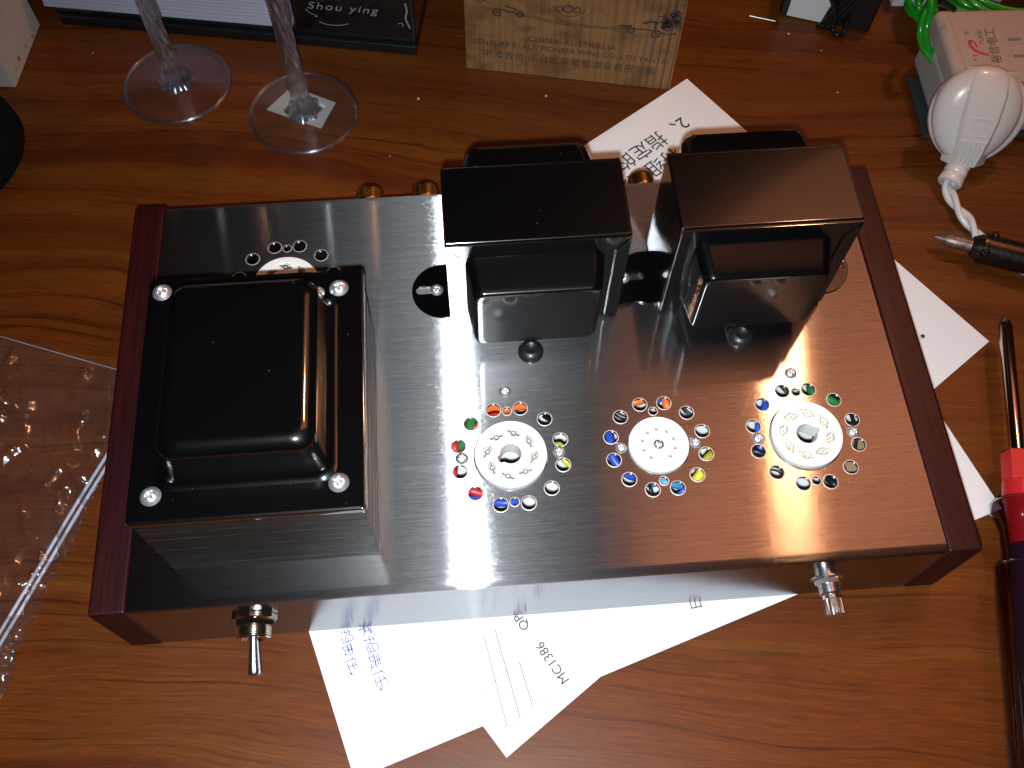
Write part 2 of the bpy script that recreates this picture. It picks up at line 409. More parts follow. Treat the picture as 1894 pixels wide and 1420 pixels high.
def plate(name, loops, z0, z1, m, parent=None, bev=0.0, mat=None, smooth=35):
    cu = bpy.data.curves.new(name, 'CURVE'); cu.dimensions = '2D'; cu.fill_mode = 'BOTH'
    cu.extrude = (z1 - z0) / 2 - bev; cu.bevel_depth = bev; cu.bevel_resolution = 1; cu.offset = -bev
    for lp in loops:
        s = cu.splines.new('POLY'); s.points.add(len(lp) - 1); s.use_cyclic_u = True
        for p, q in zip(s.points, lp): p.co = (q[0], q[1], 0, 1)
    o = bpy.data.objects.new('tmp', cu)
    me = bpy.data.meshes.new_from_object(o); me.name = name
    bpy.data.objects.remove(o); bpy.data.curves.remove(cu)
    me.transform(Matrix.Translation((0, 0, (z0 + z1) / 2)))
    if mat is not None: me.transform(mat)
    bm = nb(); bm.from_mesh(me); bmesh.ops.remove_doubles(bm, verts=bm.verts, dist=0.001); bm.to_mesh(me); bm.free()
    me.polygons.foreach_set('use_smooth', [True] * len(me.polygons))
    try: me.set_sharp_from_angle(angle=math.radians(smooth))
    except Exception: pass
    o = link(name, me, m, parent)
    return weigh(o) if bev else o
def text(name, body, size, mat, m, parent, align='CENTER', thick=0.03, bold=0.0, sx=1.0, shear=0.0, space=1.0):
    cu = bpy.data.curves.new(name, 'FONT'); cu.body = body; cu.size = size; cu.align_x = align; cu.align_y = 'CENTER'
    cu.extrude = thick; cu.offset = bold; cu.shear = shear; cu.space_character = space; cu.resolution_u = 4
    o = bpy.data.objects.new('tmp', cu); COL.objects.link(o)
    bpy.context.view_layer.update()
    me = bpy.data.meshes.new_from_object(o.evaluated_get(bpy.context.evaluated_depsgraph_get())); me.name = name
    bpy.data.objects.remove(o); bpy.data.curves.remove(cu)
    me.transform(mat @ Matrix.Diagonal((sx, 1, 1, 1)))
    if len(me.vertices) == 0: return None
    return link(name, me, m, parent)
def ribbon(bm, pts, wd, mat, z=0.0, th=0.05):   # flat pen stroke in a local plane
    pts = [Vector((p[0], p[1], 0)) for p in pts]
    rows = []
    for i, p in enumerate(pts):
        d = pts[min(i + 1, len(pts) - 1)] - pts[max(i - 1, 0)]
        if d.length < 1e-6: d = Vector((1, 0, 0))
        d.normalize(); s = Vector((-d.y, d.x, 0)) * wd / 2
        rows.append([bm.verts.new(mat @ (p + s + Vector((0, 0, z + th)))), bm.verts.new(mat @ (p - s + Vector((0, 0, z + th))))])
    for a, b in zip(rows, rows[1:]): bm.faces.new((a[0], a[1], b[1], b[0]))
    return bm

# ================================================================== the table
bm = nb(); box(bm, (-520, -420, -25), (620, 640, 0), 2.0)
tag(weigh(obj('table_top', bm, TABLE, smooth=60)), kind='structure')

# ================================================================== paper sheets under the amplifier
def grid_sheet(o, u, v, lu, lv, nu, nv, zf):
    bm = nb(); rows = []
    for i in range(nu + 1):
        rows.append([])
        for j in range(nv + 1):
            p = Vector((o[0] + u[0] * lu * i / nu + v[0] * lv * j / nv, o[1] + u[1] * lu * i / nu + v[1] * lv * j / nv, 0))
            p.z = zf(p.x, p.y); rows[-1].append(bm.verts.new(p))
    for i in range(nu):
        for j in range(nv): bm.faces.new((rows[i][j], rows[i + 1][j], rows[i + 1][j + 1], rows[i][j + 1]))
    bm.normal_update()
    r = bmesh.ops.extrude_face_region(bm, geom=list(bm.faces))
    for e in r['geom']:
        if isinstance(e, bmesh.types.BMVert): e.co.z += 0.12
    bmesh.ops.recalc_face_normals(bm, faces=bm.faces)
    return bm
def lift(x, y, k=1.0):
    dx = max(0, abs(x) - 150); dy = max(0, abs(y) - 88)
    d = math.hypot(dx, dy)
    return k * 0.00012 * d * d * (0.8 + 0.4 * noise.noise(Vector((x * 0.02, y * 0.02, 0))))
UA = Vector((-0.823, -0.568)).normalized(); VA = Vector((0.558, -0.830)).normalized()
A0 = (102.5, 187.2)             # top corner of the first sheet
bm = grid_sheet(A0, UA, VA, 281, 200, 40, 30, lambda x, y: 0.14 + min(lift(x, y), 3.0))
shA = obj('paper_sheet', bm, PAPER, smooth=60)
tag(shA, 'white printed sheet under the amplifier, upper corner with Chinese text showing behind the transformers', 'paper')
MA = lambda px, py, ang, z=0.30: frame((*at(px, py)[:2], z + min(lift(*at(px, py)[:2]), 3.0)), (math.cos(ang), math.sin(ang), 0), (-math.sin(ang), math.cos(ang), 0), (0, 0, 1))
angT = math.atan2(UA.y, UA.x)
text('print', '2、指定的误差', 10.6, frame((97.5, 159.5, 0.85), (UA.x, UA.y, 0), (-UA.y, UA.x, 0), (0, 0, 1)), INK, shA, 'LEFT', 0.01)
text('print', '1、将组误差', 10.6, frame((103.5, 149.0, 0.75), (UA.x, UA.y, 0), (-UA.y, UA.x, 0), (0, 0, 1)), INK, shA, 'LEFT', 0.01)

p_ = at(1705, 624)
plate('punch_dot', [circ(p_.x, p_.y, 1.0, 16)], 1.2, 1.25, INK, shA)
UB = Vector((0.9541, 0.2994)).normalized(); VB = Vector((-UB.y, UB.x))
B0 = (-72.8, -141.6)
bm = grid_sheet(B0, UB, VB, 281, 140, 40, 20, lambda x, y: 0.50 + 0.3 * min(lift(x, y), 3.0))
shB = obj('paper_sheet', bm, PAPER, smooth=60)
tag(shB, 'white sheet with blue handwriting and pencil lines sticking out under the front of the amplifier', 'paper')
def shm(x, y, ang, z=0.80): return frame((x, y, z), (math.cos(ang), math.sin(ang), 0), (-math.sin(ang), math.cos(ang), 0), (0, 0, 1))
aMC = math.atan2(11.3, -6.6)
text('print', 'MC1386', 5.2, shm(7.6, -113.4, aMC), INK, shB, 'LEFT', 0.01)
text('print', 'QP13', 5.2, shm(-5.6, -92.2, aMC), INK, shB, 'LEFT', 0.01)
text('print', '日', 5.6, shm(62.0, -87.0, aMC - 0.4), INK, shB, 'CENTER', 0.01)
bm = nb()
for a, b, wd in (((895, 1175), (938, 1345), 0.22), ((915, 1163), (962, 1327), 0.25), ((961, 1225), (985, 1308), 0.25)):
    ribbon(bm, [at(*a)[:2], at(*b)[:2]], wd, Matrix.Identity(4), 0.78)
obj('drawn_line', bm, INK, shB)
bm = nb()
for a, b in (((890, 1279), (962, 1225)), ((940, 1347), (1012, 1288))): ribbon(bm, [at(*a)[:2], at(*b)[:2]], 0.5, Matrix.Identity(4), 0.77)
obj('drawn_line', bm, PALEINK, shB)
GL = {
 'bu': [[(1, 9), (9, 9)], [(5.5, 9), (1, 3)], [(5, 7), (5, 0)], [(6, 6), (9, 3.5)]],
 'cheng': [[(2, 9.5), (8, 9.5), (5, 8), (5, 0), (3.8, .8)], [(3.5, 6.5), (6.5, 6.5)], [(3.2, 4.8), (6.8, 4.8)], [(3, 3), (7, 3)], [(1, 7), (3, 7), (1, 2)], [(9, 8), (6.5, 6), (9.5, 1.5)]],
 'dan': [[(0.5, 7.5), (4, 7.8)], [(2.3, 9.8), (2.3, .5), (1, 1.5)], [(.4, 3.8), (4, 5)], [(5, 8.5), (5, 2.8), (9, 2.8)], [(5, 8.5), (9, 8.5), (9, 2.5)], [(5, 5.5), (9, 5.5)], [(4.2, .5), (9.8, .5)]],
 'ze': [[(1.5, 9), (8.5, 9)], [(2, 7.5), (8, 7.5)], [(.5, 6), (9.5, 6)], [(5, 10), (5, 6)], [(2.5, 1.5), (2.5, 5), (7.5, 5), (7.5, 1.5)], [(5, 4), (4.5, 2), (1, 0)], [(5.5, 1.8), (8.8, 0)]],
 'ren': [[(3.5, 9.8), (.8, 5.5)], [(2.3, 7.5), (2.3, 0)], [(8.5, 9.5), (4, 8)], [(3.6, 5), (9.8, 5)], [(6.5, 8.8), (6.5, .6)], [(4.3, .5), (9.3, .5)]],
 'wei': [[(2, 9), (3, 8)], [(1, 6.5), (8, 7), (7.5, 1), (6, 1.8)], [(5, 9.5), (4.5, 5), (1, .5)], [(4.8, 4.5), (6, 3.2)]],
 'yin': [[(1.5, 9), (1.5, 1), (8.5, 1)], [(1.5, 9), (8.5, 9), (8.5, 1)], [(3, 6), (7, 6)], [(5, 8), (4.8, 5), (3, 2.5)], [(5.2, 5), (7, 3)]],
 'dot': [[(1.0, 1.6), (1.8, 2.0), (2.3, 1.2), (1.6, .5), (.9, .9), (1.2, 1.7)]]}
def handwrite(start, end, keys, size, parent):
    a = Vector(start); d = (Vector(end) - a); step = d.length / len(keys); d.normalize(); u = Vector((-d.y, d.x))
    bm = nb()
    for i, k in enumerate(keys):
        o = a + d * step * i + u * random.uniform(-0.7, 0.7) - u * size * 0.5
        for st in GL[k]:
            pp = [(o.x + d.x * p[0] * step * 0.105 + u.x * p[1] * size * 0.1 + random.uniform(-.42, .42),
                   o.y + d.y * p[0] * step * 0.105 + u.y * p[1] * size * 0.1 + random.uniform(-.42, .42), 0) for p in st]
            ribbon(bm, spline(pp, 4), 0.30, Matrix.Identity(4), 0.77)
    obj('handwriting', bm, BLUEINK, parent)
handwrite((-79.8, -76.5), (-71.0, -107.5), ['yin', 'wei', 'dan', 'ze', 'ren', 'dot'], 4.2, shB)
handwrite((-71.5, -77.5), (-60.0, -115.5), ['bu', 'cheng', 'dan', 'ze', 'ren', 'dot'], 4.6, shB)

# ================================================================== the amplifier
H = 46.7; HW = 145.0; HD = 86.5; TH = 1.3
amp = thing('tube_amplifier', (0, 0, 0.7), 'unfinished valve amplifier with brushed steel chassis, mahogany side panels and black transformers', 'amplifier')
SOCK = [(-8.3, -38.0, 'octal'), (47.3, -38.0, 'noval'), (103.6, -38.0, 'octal'), (-93.3, 43.0, 'octal')]
R2 = 3.0
loops = [[(-HW, -HD + R2), (HW, -HD + R2), (HW, HD - R2), (-HW, HD - R2)]]
rings = []
for cx, cy, k in SOCK:
    R = 19.8 if k == 'octal' else 18.0
    loops.append(circ(cx, cy, 13.9 if k == 'octal' else 11.7, 48, True))
    for i in range(12):
        a = math.radians(15 + 30 * i); q = (cx + R * math.cos(a), cy + R * math.sin(a), 2.64)
        rings.append(q); loops.append(circ(q[0], q[1], q[2], 24, True))
    for s in (1, -1):
        q = (cx, cy + s * (18.35 if k == 'octal' else 14.25), 1.6)
        rings.append(q); loops.append(circ(q[0], q[1], q[2], 18, True))
cover = plate('chassis_cover', loops, H - TH, H, STEEL, amp, bev=0.0)
# folded front and back walls
def fold(sgn):
    prof = []
    for k in range(9):
        a = math.pi / 2 * k / 8
        prof.append((HD - R2 + R2 * math.sin(a), H - R2 + R2 * math.cos(a)))
    prof.append((HD, 0.75)); prof.append((HD - TH, 0.75))
    for k in range(8, -1, -1):
        a = math.pi / 2 * k / 8; r = R2 - TH
        prof.append((HD - R2 + r * math.sin(a), H - R2 + r * math.cos(a)))
    bm = nb(); e = []
    for x in (-HW, HW): e.append([bm.verts.new((x, sgn * p[0], p[1])) for p in prof])
    n = len(prof)
    for k in range(n): bm.faces.new((e[0][k], e[0][(k + 1) % n], e[1][(k + 1) % n], e[1][k]))
    bm.faces.new(e[0]); bm.faces.new(e[1][::-1])
    bmesh.ops.recalc_face_normals(bm, faces=bm.faces)
    for f in bm.faces: f.material_index = 1 if f.calc_center_median().z > H - R2 + 0.01 and len(f.verts) == 4 else 0
    return bm
for nm_, sg_ in (('front_plate', -1), ('rear_plate', 1)):
    bm = fold(sg_); idx = [f.material_index for f in bm.faces]
    o = obj(nm_, bm, STEELF, amp, smooth=30); o.data.materials.append(STEEL); o.data.polygons.foreach_set('material_index', idx)
# deburred rims of the vent holes
bm = nb()
for x, y, r in rings:
    lathe(bm, [(r, H - 0.25), (r + 0.02, H + 0.03), (r + 0.30, H + 0.03), (r + 0.36, H + 0.004)], 24, Matrix.Translation((x, y, 0)), cap=False)
obj('hole_rims', bm, RIM, amp, smooth=40, kind='stuff')
# side panels
for s in (-1, 1):
    bm = nb(); x0, x1 = (HW + 0.1, HW + 12.9) if s > 0 else (-HW - 12.9, -HW - 0.1)
    box(bm, (x0, -HD - 0.6, 0.7), (x1, HD + 0.6, H + 0.3), 1.3, 3)
    weigh(obj('side_panel', bm, PANEL, amp, smooth=60))

def screw(parent, x, y, z, r=2.6, h=1.7, m=SCREWM, ang=None, name='screw', nrm=None):
    bm = nb(); ang = random.uniform(0, 1.5) if ang is None else ang
    n = 24; prof = [(r, 0), (r, 0.35 * h), (r * 0.86, 0.72 * h), (r * 0.55, 0.95 * h), (r * 0.25, h), (0.001, h)]
    mt = Matrix.Translation((x, y, z)) @ Matrix.Rotation(ang, 4, 'Z')
    if nrm is not None: mt = axis_frame((x, y, z), (x + nrm[0], y + nrm[1], z + nrm[2])) @ Matrix.Rotation(ang, 4, 'Z')
    rr = []
    # domed head with a pressed cross recess
    NR = 9
    for i in range(NR + 1):
        t = i / NR; ring = []
        for k in range(n):
            a = 2 * math.pi * k / n; rad = r * (1 - t)
            zz = h * (1 - (rad / r) ** 2.6) if t > 0 else 0
            px, py = rad * math.cos(a), rad * math.sin(a)
            if rad < r * 0.62:
                d = min(abs(px), abs(py))
                if d < r * 0.16: zz -= h * 0.55 * (1 - rad / (r * 0.66))
            ring.append(bm.verts.new(mt @ Vector((px, py, zz))))
        rr.append(ring)
    for a_, b_ in zip(rr, rr[1:]):
        for k in range(n): bm.faces.new((a_[k], a_[(k + 1) % n], b_[(k + 1) % n], b_[k]))
    bmesh.ops.remove_doubles(bm, verts=bm.verts, dist=0.01)
    return obj(name, bm, m, parent, smooth=50)

# ---- valve sockets
def octal(cx, cy, rot, top=2.0):
    O = (cx, cy)
    slots = []
    for i in range(8):
        a = rot + math.radians(22.5 + 45 * i); x, y = cx + 8.7 * math.cos(a), cy + 8.7 * math.sin(a)
        # dog-bone opening: round hole with two slots lying tangentially
        t = Vector((-math.sin(a), math.cos(a))); rr = Vector((math.cos(a), math.sin(a)))
        pl = [(2.9, .42), (1.7, .62), (1.2, 1.35), (0, 1.75), (-1.2, 1.35), (-1.7, .62), (-2.9, .42), (-2.9, -.42), (-1.7, -.62), (-1.2, -1.2), (0, -1.5), (1.2, -1.2), (1.7, -.62), (2.9, -.42)]
        tw = 0.35
        pts = [(x + (t.x * math.cos(tw) + rr.x * math.sin(tw)) * p[0] + (rr.x * math.cos(tw) - t.x * math.sin(tw)) * p[1],
                y + (t.y * math.cos(tw) + rr.y * math.sin(tw)) * p[0] + (rr.y * math.cos(tw) - t.y * math.sin(tw)) * p[1]) for p in pl]
        slots.append(pts)
    key = []
    for k in range(28):
        a = 2 * math.pi * k / 28; r = 3.9
        da = abs((a - rot - 0.2 + math.pi) % (2 * math.pi) - math.pi)
        if da < 0.30: r = 5.2
        key.append((cx + r * math.cos(a), cy + r * math.sin(a)))
    disc = plate('tube_socket', [circ(cx, cy, 13.45, 64), key[::-1]] + [s[::-1] for s in slots], H - 6, H + top, CERAMIC, amp, bev=0.35, smooth=60)
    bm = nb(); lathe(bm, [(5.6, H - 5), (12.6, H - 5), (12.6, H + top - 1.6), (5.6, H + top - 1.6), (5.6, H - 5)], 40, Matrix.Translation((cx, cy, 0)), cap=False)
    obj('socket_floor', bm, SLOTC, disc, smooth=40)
    for i in range(8):
        a = rot + math.radians(22.5 + 45 * i); x, y = cx + 8.7 * math.cos(a), cy + 8.7 * math.sin(a)
        bm = nb(); mt = Matrix.Translation((x, y, 0)) @ Matrix.Rotation(a + math.pi / 2 + 0.35 * -1, 4, 'Z')
        lathe(bm, [(1.15, H - 5.5), (1.05, H + 1.05), (0.75, H + 1.05), (0.85, H - 5.5)], 12, mt @ Matrix.Diagonal((1, 0.85, 1, 1)), cap=False)
        box(bm, (-2.4, -0.18, H - 5.5), (-1.1, 0.12, H + 1.05), 0, mat=mt); box(bm, (1.1, -0.18, H - 5.5), (2.4, 0.12, H + 1.05), 0, mat=mt)
        obj('contact', bm, CHROME, disc, smooth=40)
    for s in (-1, 1): screw(disc, cx + s * 18.2, cy + 0.1, H, 2.45, 1.7)
    return disc
octal(-8.3, -38.0, 0.2 + math.pi)
octal(103.6, -38.0, 0.15)
octal(-93.3, 43.0, 1.2, 1.2)
for x, y in ((-8.4, -11.3), (103.3, -11.4)): screw(amp, x, y, H, 2.45, 1.8)
def noval(cx, cy):
    holes = [circ(cx + 6.2 * math.cos(a), cy + 6.2 * math.sin(a), 0.62, 12, True) for a in [math.radians(-54 + 36 * i) for i in range(10) if i != 9]]
    disc = plate('tube_socket', [circ(cx, cy, 11.35, 64), circ(cx, cy, 2.0, 24, True)] + holes, H - 6, H + 1.4, CERAMIC, amp, bev=0.3, smooth=60)
    disc['label'] = 'smaller white ceramic socket with nine pin holes'
    bm = nb(); lathe(bm, [(1.25, H - 8), (1.25, H + 0.9), (1.75, H + 1.3), (2.0, H + 1.0), (2.0, H - 8)], 20, Matrix.Translation((cx, cy, 0)), cap=False)
    lathe(bm, [(1.2, H - 2.5), (0.001, H - 2.4)], 16, Matrix.Translation((cx, cy, 0)), cap=False)
    obj('centre_tube', bm, CHROME, disc, smooth=40)
    for a in [math.radians(-54 + 36 * i) for i in range(10) if i != 9]:
        bm = nb(); lathe(bm, [(0.60, H - 3), (0.58, H - 0.2), (0.3, H - 0.4), (0.25, H - 3)], 10, Matrix.Translation((cx + 6.2 * math.cos(a), cy + 6.2 * math.sin(a), 0)), cap=False)
        obj('contact', bm, DARKIN, disc, smooth=40)
    for s in (-1, 1): screw(disc, cx + s * 14.1, cy + 0.1, H, 2.3, 1.7)
noval(47.3, -38.0)

# ---- output transformers
def hump(x0, x1, ybase, yfront, z0, z1base, z1front, parent, r=4.0):
    # drawn hump of an end bell: wide at the flange, sloping top, soft corners
    sg = 1 if yfront > ybase else -1
    bm = nb(); rings_ = []
    steps = [(0.0, 0.0), (0.10, 0.20), (0.5, 0.50), (0.82, 0.85), (0.93, 1.05), (0.985, 1.5), (1.0, 2.4), (1.0, 4.5)]
    n = 8
    def rr(xa, xb, za, zb, rad):
        rad = max(0.3, min(rad, (xb - xa) / 2 - 0.1, (zb - za) / 2 - 0.1)); pts = []
        for (cx, cz, a0) in ((xb - rad, zb - rad, 0), (xa + rad, zb - rad, 90), (xa + rad, za + rad, 180), (xb - rad, za + rad, 270)):
            for k in range(n + 1):
                a = math.radians(a0 + 90 * k / n); pts.append((cx + rad * math.cos(a), cz + rad * math.sin(a)))
        return pts
    for f, ins in steps:
        y = ybase + (yfront - ybase) * f
        zt = z1base + (z1front - z1base) * (f if f < 1 else 1)
        sag = 0
        pts = rr(x0 + ins * 1.0 + 1.2 * f, x1 - ins * 1.0 - 1.2 * f, z0 + ins * 0.5, zt - ins * 0.7, max(r - ins * 0.5, 0.5))
        row = []
        for px, pz in pts:
            dz = -0.9 * math.sin(math.pi * (px - x0) / (x1 - x0)) * (1 if pz > zt - r - 3 else 0) * (1 - f) 
            row.append(bm.verts.new((px, y, pz + dz)))
        rings_.append(row)
    m = len(rings_[0])
    for a, b in zip(rings_, rings_[1:]):
        for k in range(m): bm.faces.new((a[k], a[(k + 1) % m], b[(k + 1) % m], b[k]))
    bm.faces.new(rings_[-1])
    bmesh.ops.recalc_face_normals(bm, faces=bm.faces)
    return weigh(obj('end_bell', bm, BLACK, parent, smooth=60))
def output_transformer(cx, cy, label):
    w2, d2, h = 33.2, 16.8, 55.4; z0 = H; z1 = H + h
    body = bbox_obj('output_transformer', (cx - w2, cy - d2, z0 + 0.4), (cx + w2, cy + d2, z1), BLACK, amp, 0.9, 3)
    body['label'] = label
    for s in (-1, 1):
        yb = cy + s * d2
        ya, yc = (yb, yb + s * 0.9)
        lo, hi = min(ya, yc), max(ya, yc)
        def strip(pts):      # flat strip with mitred ends standing proud of the body
            bm = nb(); f = [bm.verts.new((x, ya + s * 0.02, z)) for x, z in pts]; g = [bm.verts.new((x, yc, z)) for x, z in pts]
            k = len(pts); bm.faces.new(f); bm.faces.new(g[::-1])
            for i in range(k): bm.faces.new((f[i], f[(i + 1) % k], g[(i + 1) % k], g[i]))
            bmesh.ops.recalc_face_normals(bm, faces=bm.faces)
            bmesh.ops.bevel(bm, geom=[e for e in bm.edges], offset=0.22, segments=2, affect='EDGES')
            return weigh(obj('frame_strip', bm, BLACK, body, smooth=60))
        e = 5.2; g = 0.18; tz = 7.6
        strip([(cx - w2 + .3, z1 - .3), (cx + w2 - .3, z1 - .3), (cx + w2 - e - g, z1 - tz), (cx - w2 + e + g, z1 - tz)])
        strip([(cx - w2 + .3, z1 - .3 - 2 * g), (cx - w2 + e, z1 - tz - 2 * g), (cx - w2 + e, z0 + 2.0), (cx - w2 + 2.4, z0 + 0.6), (cx - w2 + .3, z0 + 1.6)])
        strip([(cx + w2 - .3, z1 - .3 - 2 * g), (cx + w2 - e, z1 - tz - 2 * g), (cx + w2 - e, z0 + 2.0), (cx + w2 - 2.4, z0 + 0.6), (cx + w2 - .3, z0 + 1.6)])
        if s < 0: hump(cx - 26.2, cx + 24.5, yb, yb - 13.5, z0 + 7.0, z1 - 8.8, z1 - 12.5, body, 4.5)
        else: hump(cx - 26.2, cx + 25.5, yb, yb + 14.5, z0 + 7.0, z1 - 3.4, z1 - 5.5, body, 6.0)
    # mounting feet: half-round tabs with a slotted hole
    for s in (-1, 1):
        ex = cx + s * (w2 + 2.2); pts = []
        for k in range(25):
            a = math.radians(-90 + 180 * k / 24); pts.append((ex + s * 12.6 * math.cos(a), cy - 0.6 + 12.6 * math.sin(a)))
        pts = [(cx + s * (w2 - 2), cy - 13.2)] + pts + [(cx + s * (w2 - 2), cy + 12.0)]
        if s < 0: pts = pts[::-1]
        slx = ex + s * 5.6; slot = [(slx + 3.6 + 1.8 * math.cos(a), cy + 1.8 * math.sin(a)) for a in [math.radians(-90 + 20 * i) for i in range(10)]] + [(slx - 3.6 + 1.8 * math.cos(a), cy + 1.8 * math.sin(a)) for a in [math.radians(90 + 20 * i) for i in range(10)]]
        dz = 0.05 + (0.95 if s > 0 and cx < 50 else 0)
        plate('mounting_foot', [pts, slot[::-1]], H + dz, H + dz + 0.9, BLACK, body, bev=0.15)
        if not (s < 0 and cx > 50): screw(body, slx - s * 3.0, cy - 0.2, H + dz + 0.9, 2.7, 1.9)
    # rubber grommet under the front hump
    bm = nb(); lathe(bm, [(5.0, H + .05), (5.0, H + 1.2), (4.2, H + 2.6), (2.6, H + 3.2), (1.2, H + 2.4), (0.001, H + 2.2)], 28, Matrix.Translation((cx - 2.5, cy - d2 - 14.2, 0)))
    obj('grommet', bm, BLACKW, body, smooth=50)
output_transformer(5.5, 36.3, 'black output transformer nearer the middle of the chassis')
output_transformer(89.1, 37.1, 'black output transformer beside the right panel')

# ---- power transformer
px, py, pw, pd, ph = -93.4, -28.8, 36.9, 44.6, 49.7
core = nb(); zc0, zc1 = H + 0.1, H + ph - 3.6
nl = 22
for i in range(nl):
    a = zc0 + (zc1 - zc0) * i / nl; b = zc0 + (zc1 - zc0) * (i + 1) / nl; e = random.uniform(0, 0.18)
    box(core, (px - pw + 0.9 + e, py - pd + 0.9 + e, a + 0.04), (px + pw - 0.9 - e, py + pd - 0.9 - e, b - 0.04))
pt = obj('power_transformer', core, CORE, amp); pt['label'] = 'large power transformer with bare steel core and black cover'
def rrect(x0, y0, x1, y1, r, n=6):
    pts = []
    for cx, cy, a0 in ((x1 - r, y1 - r, 0), (x0 + r, y1 - r, 90), (x0 + r, y0 + r, 180), (x1 - r, y0 + r, 270)):
        for k in range(n + 1):
            a = math.radians(a0 + 90 * k / n); pts.append((cx + r * math.cos(a), cy + r * math.sin(a)))
    return pts
plate('cover_plate', [rrect(px - pw, py - pd, px + pw, py + pd, 1.6)], H + ph - 4.2, H + ph, BLACK, pt, bev=0.9)
# domed bell
bm = nb(); rg = []
bx0, bx1, by0, by1 = -119.6, -67.2, -61.6, 4.0
zb = H + ph; HB = 19.5
for f, ins, rad in ((0.0, -1.8, 5), (0.02, -0.9, 5), (0.05, -0.2, 5), (0.12, 0.9, 5), (0.40, 1.4, 5.5), (0.80, 2.1, 6), (0.89, 2.7, 6), (0.95, 4.3, 5.5), (0.985, 5.5, 5), (1.0, 7.0, 4.5)):
    rg.append([bm.verts.new((x, y, zb + 0.03 + HB * f)) for x, y in rrect(bx0 + ins, by0 + ins, bx1 - ins, by1 - ins, rad, 8)])
for a, b in zip(rg, rg[1:]):
    for k in range(len(a)): bm.faces.new((a[k], a[(k + 1) % len(a)], b[(k + 1) % len(a)], b[k]))
bm.faces.new(rg[-1])
weigh(obj('end_bell', bm, BLACK, pt, smooth=60))
for x, y in ((-125.4, 10.4), (-64.9, 8.0), (-64.9, -64.1), (-122.9, -64.4)): screw(pt, x, y, H + ph, 3.3, 2.2)
screw(pt, -72.4, 6.6, H + ph, 2.6, 1.5)

# ---- toggle switch on the front
def yaxis(x, z): return frame((x, -HD, z), (1, 0, 0), (0, 0, 1), (0, -1, 0))
mt = yaxis(-104.6, 30.0)
bm = nb(); lathe(bm, [(5.9, 0.02), (5.9, 8.2), (5.6, 8.6), (4.0, 8.6), (3.0, 7.6), (0.001, 7.4)], 36, mt, mod=None)
tog = obj('toggle_switch', bm, NICKEL, amp, smooth=40)
bm = nb()
for k in range(5): lathe(bm, [(5.9, 4.4 + k * .8), (6.25, 4.65 + k * .8), (5.9, 4.9 + k * .8)], 36, mt, cap=False)
obj('thread', bm, NICKEL, tog, smooth=60)
bm = nb(); lathe(bm, [(6.0, 0.2), (7.9, 0.3), (7.9, 1.9), (7.2, 2.4), (6.0, 2.4)], 24, mt, mod=lambda a, z, r: 1 + (0.04 * math.cos(12 * a) if r > 7 else 0), cap=False)
obj('nut', bm, NICKEL, tog, smooth=30)
bm = nb(); lathe(bm, [(6.0, 2.5), (7.4, 2.5), (7.6, 2.9), (7.4, 4.3), (6.0, 4.3)], 6, mt @ Matrix.Rotation(0.25, 4, 'Z'), cap=False)
obj('nut', bm, NICKEL, tog)
a = mt @ Vector((0, 0, 7.5)); b = mt @ Vector((-0.2, -4.2, 20.5))
bm = nb(); ml = axis_frame(a, b); ln = (b - a).length
lathe(bm, [(1.6, 0), (1.75, ln * .3), (2.3, ln * .85), (2.35, ln * .93), (1.9, ln * .985), (0.9, ln), (0.001, ln + .05)], 28, ml)
obj('lever', bm, CHROME, tog, smooth=50)

# ---- potentiometer shaft
mt = yaxis(103.2, 35.5)
bm = nb(); lathe(bm, [(3.7, 0.02), (3.7, 9.5), (3.3, 9.9), (3.0, 9.9)], 32, mt)
pot = obj('volume_control', bm, CHROME, amp, smooth=40)
bm = nb()
for k in range(4): lathe(bm, [(3.7, 6.6 + k * .8), (4.0, 6.85 + k * .8), (3.7, 7.1 + k * .8)], 32, mt, cap=False)
obj('thread', bm, CHROME, pot, smooth=60)
bm = nb(); lathe(bm, [(3.8, 3.2), (5.7, 3.3), (5.7, 3.8), (3.8, 3.9)], 32, mt, cap=False); obj('washer', bm, CHROME, pot, smooth=30)
bm = nb(); lathe(bm, [(3.8, 4.0), (5.0, 4.1), (5.1, 4.5), (4.9, 6.0), (3.8, 6.2)], 6, mt, cap=False); obj('nut', bm, CHROME, pot)
bm = nb(); lathe(bm, [(3.0, 9.6), (3.0, 11.2), (3.1, 11.4), (3.1, 16.8), (2.7, 17.3), (0.001, 17.3)], 72, mt,
                 mod=lambda a, z, r: 1 + (0.07 * (1 if math.sin(18 * a) > 0 else -1) if 11.3 < z < 17 else 0) - (0.0))
obj('shaft', bm, CHROME, pot, smooth=30)

# ---- binding posts on the rear
KN = lambda a, z, r: 1 + (0.035 * math.sin(30 * a + z * 3.0) if r > 5 else 0)
for x, z in ((-60.0, 36.0), (-35.6, 36.0), (60.5, 36.0)):
    mr_ = frame((x, HD, z), (1, 0, 0), (0, 0, -1), (0, 1, 0))
    bm = nb(); lathe(bm, [(2.2, 0), (2.2, 7)], 16, mr_); bp = obj('binding_post', bm, GOLD, amp, smooth=40)
    bm = nb(); lathe(bm, [(2.3, 2.5), (5.4, 2.7), (5.7, 3.2)] + [(5.75, 3.4 + .5 * k) for k in range(12)] + [(5.6, 9.5), (5.0, 10.3), (3.6, 10.8), (0.001, 11.0)], 60, mr_, mod=lambda a, z, r: 1 + (0.03 * math.sin(30 * a + z * 5.2) if r > 5.7 else 0))
    obj('knurled_cap', bm, GOLD, bp, smooth=30)

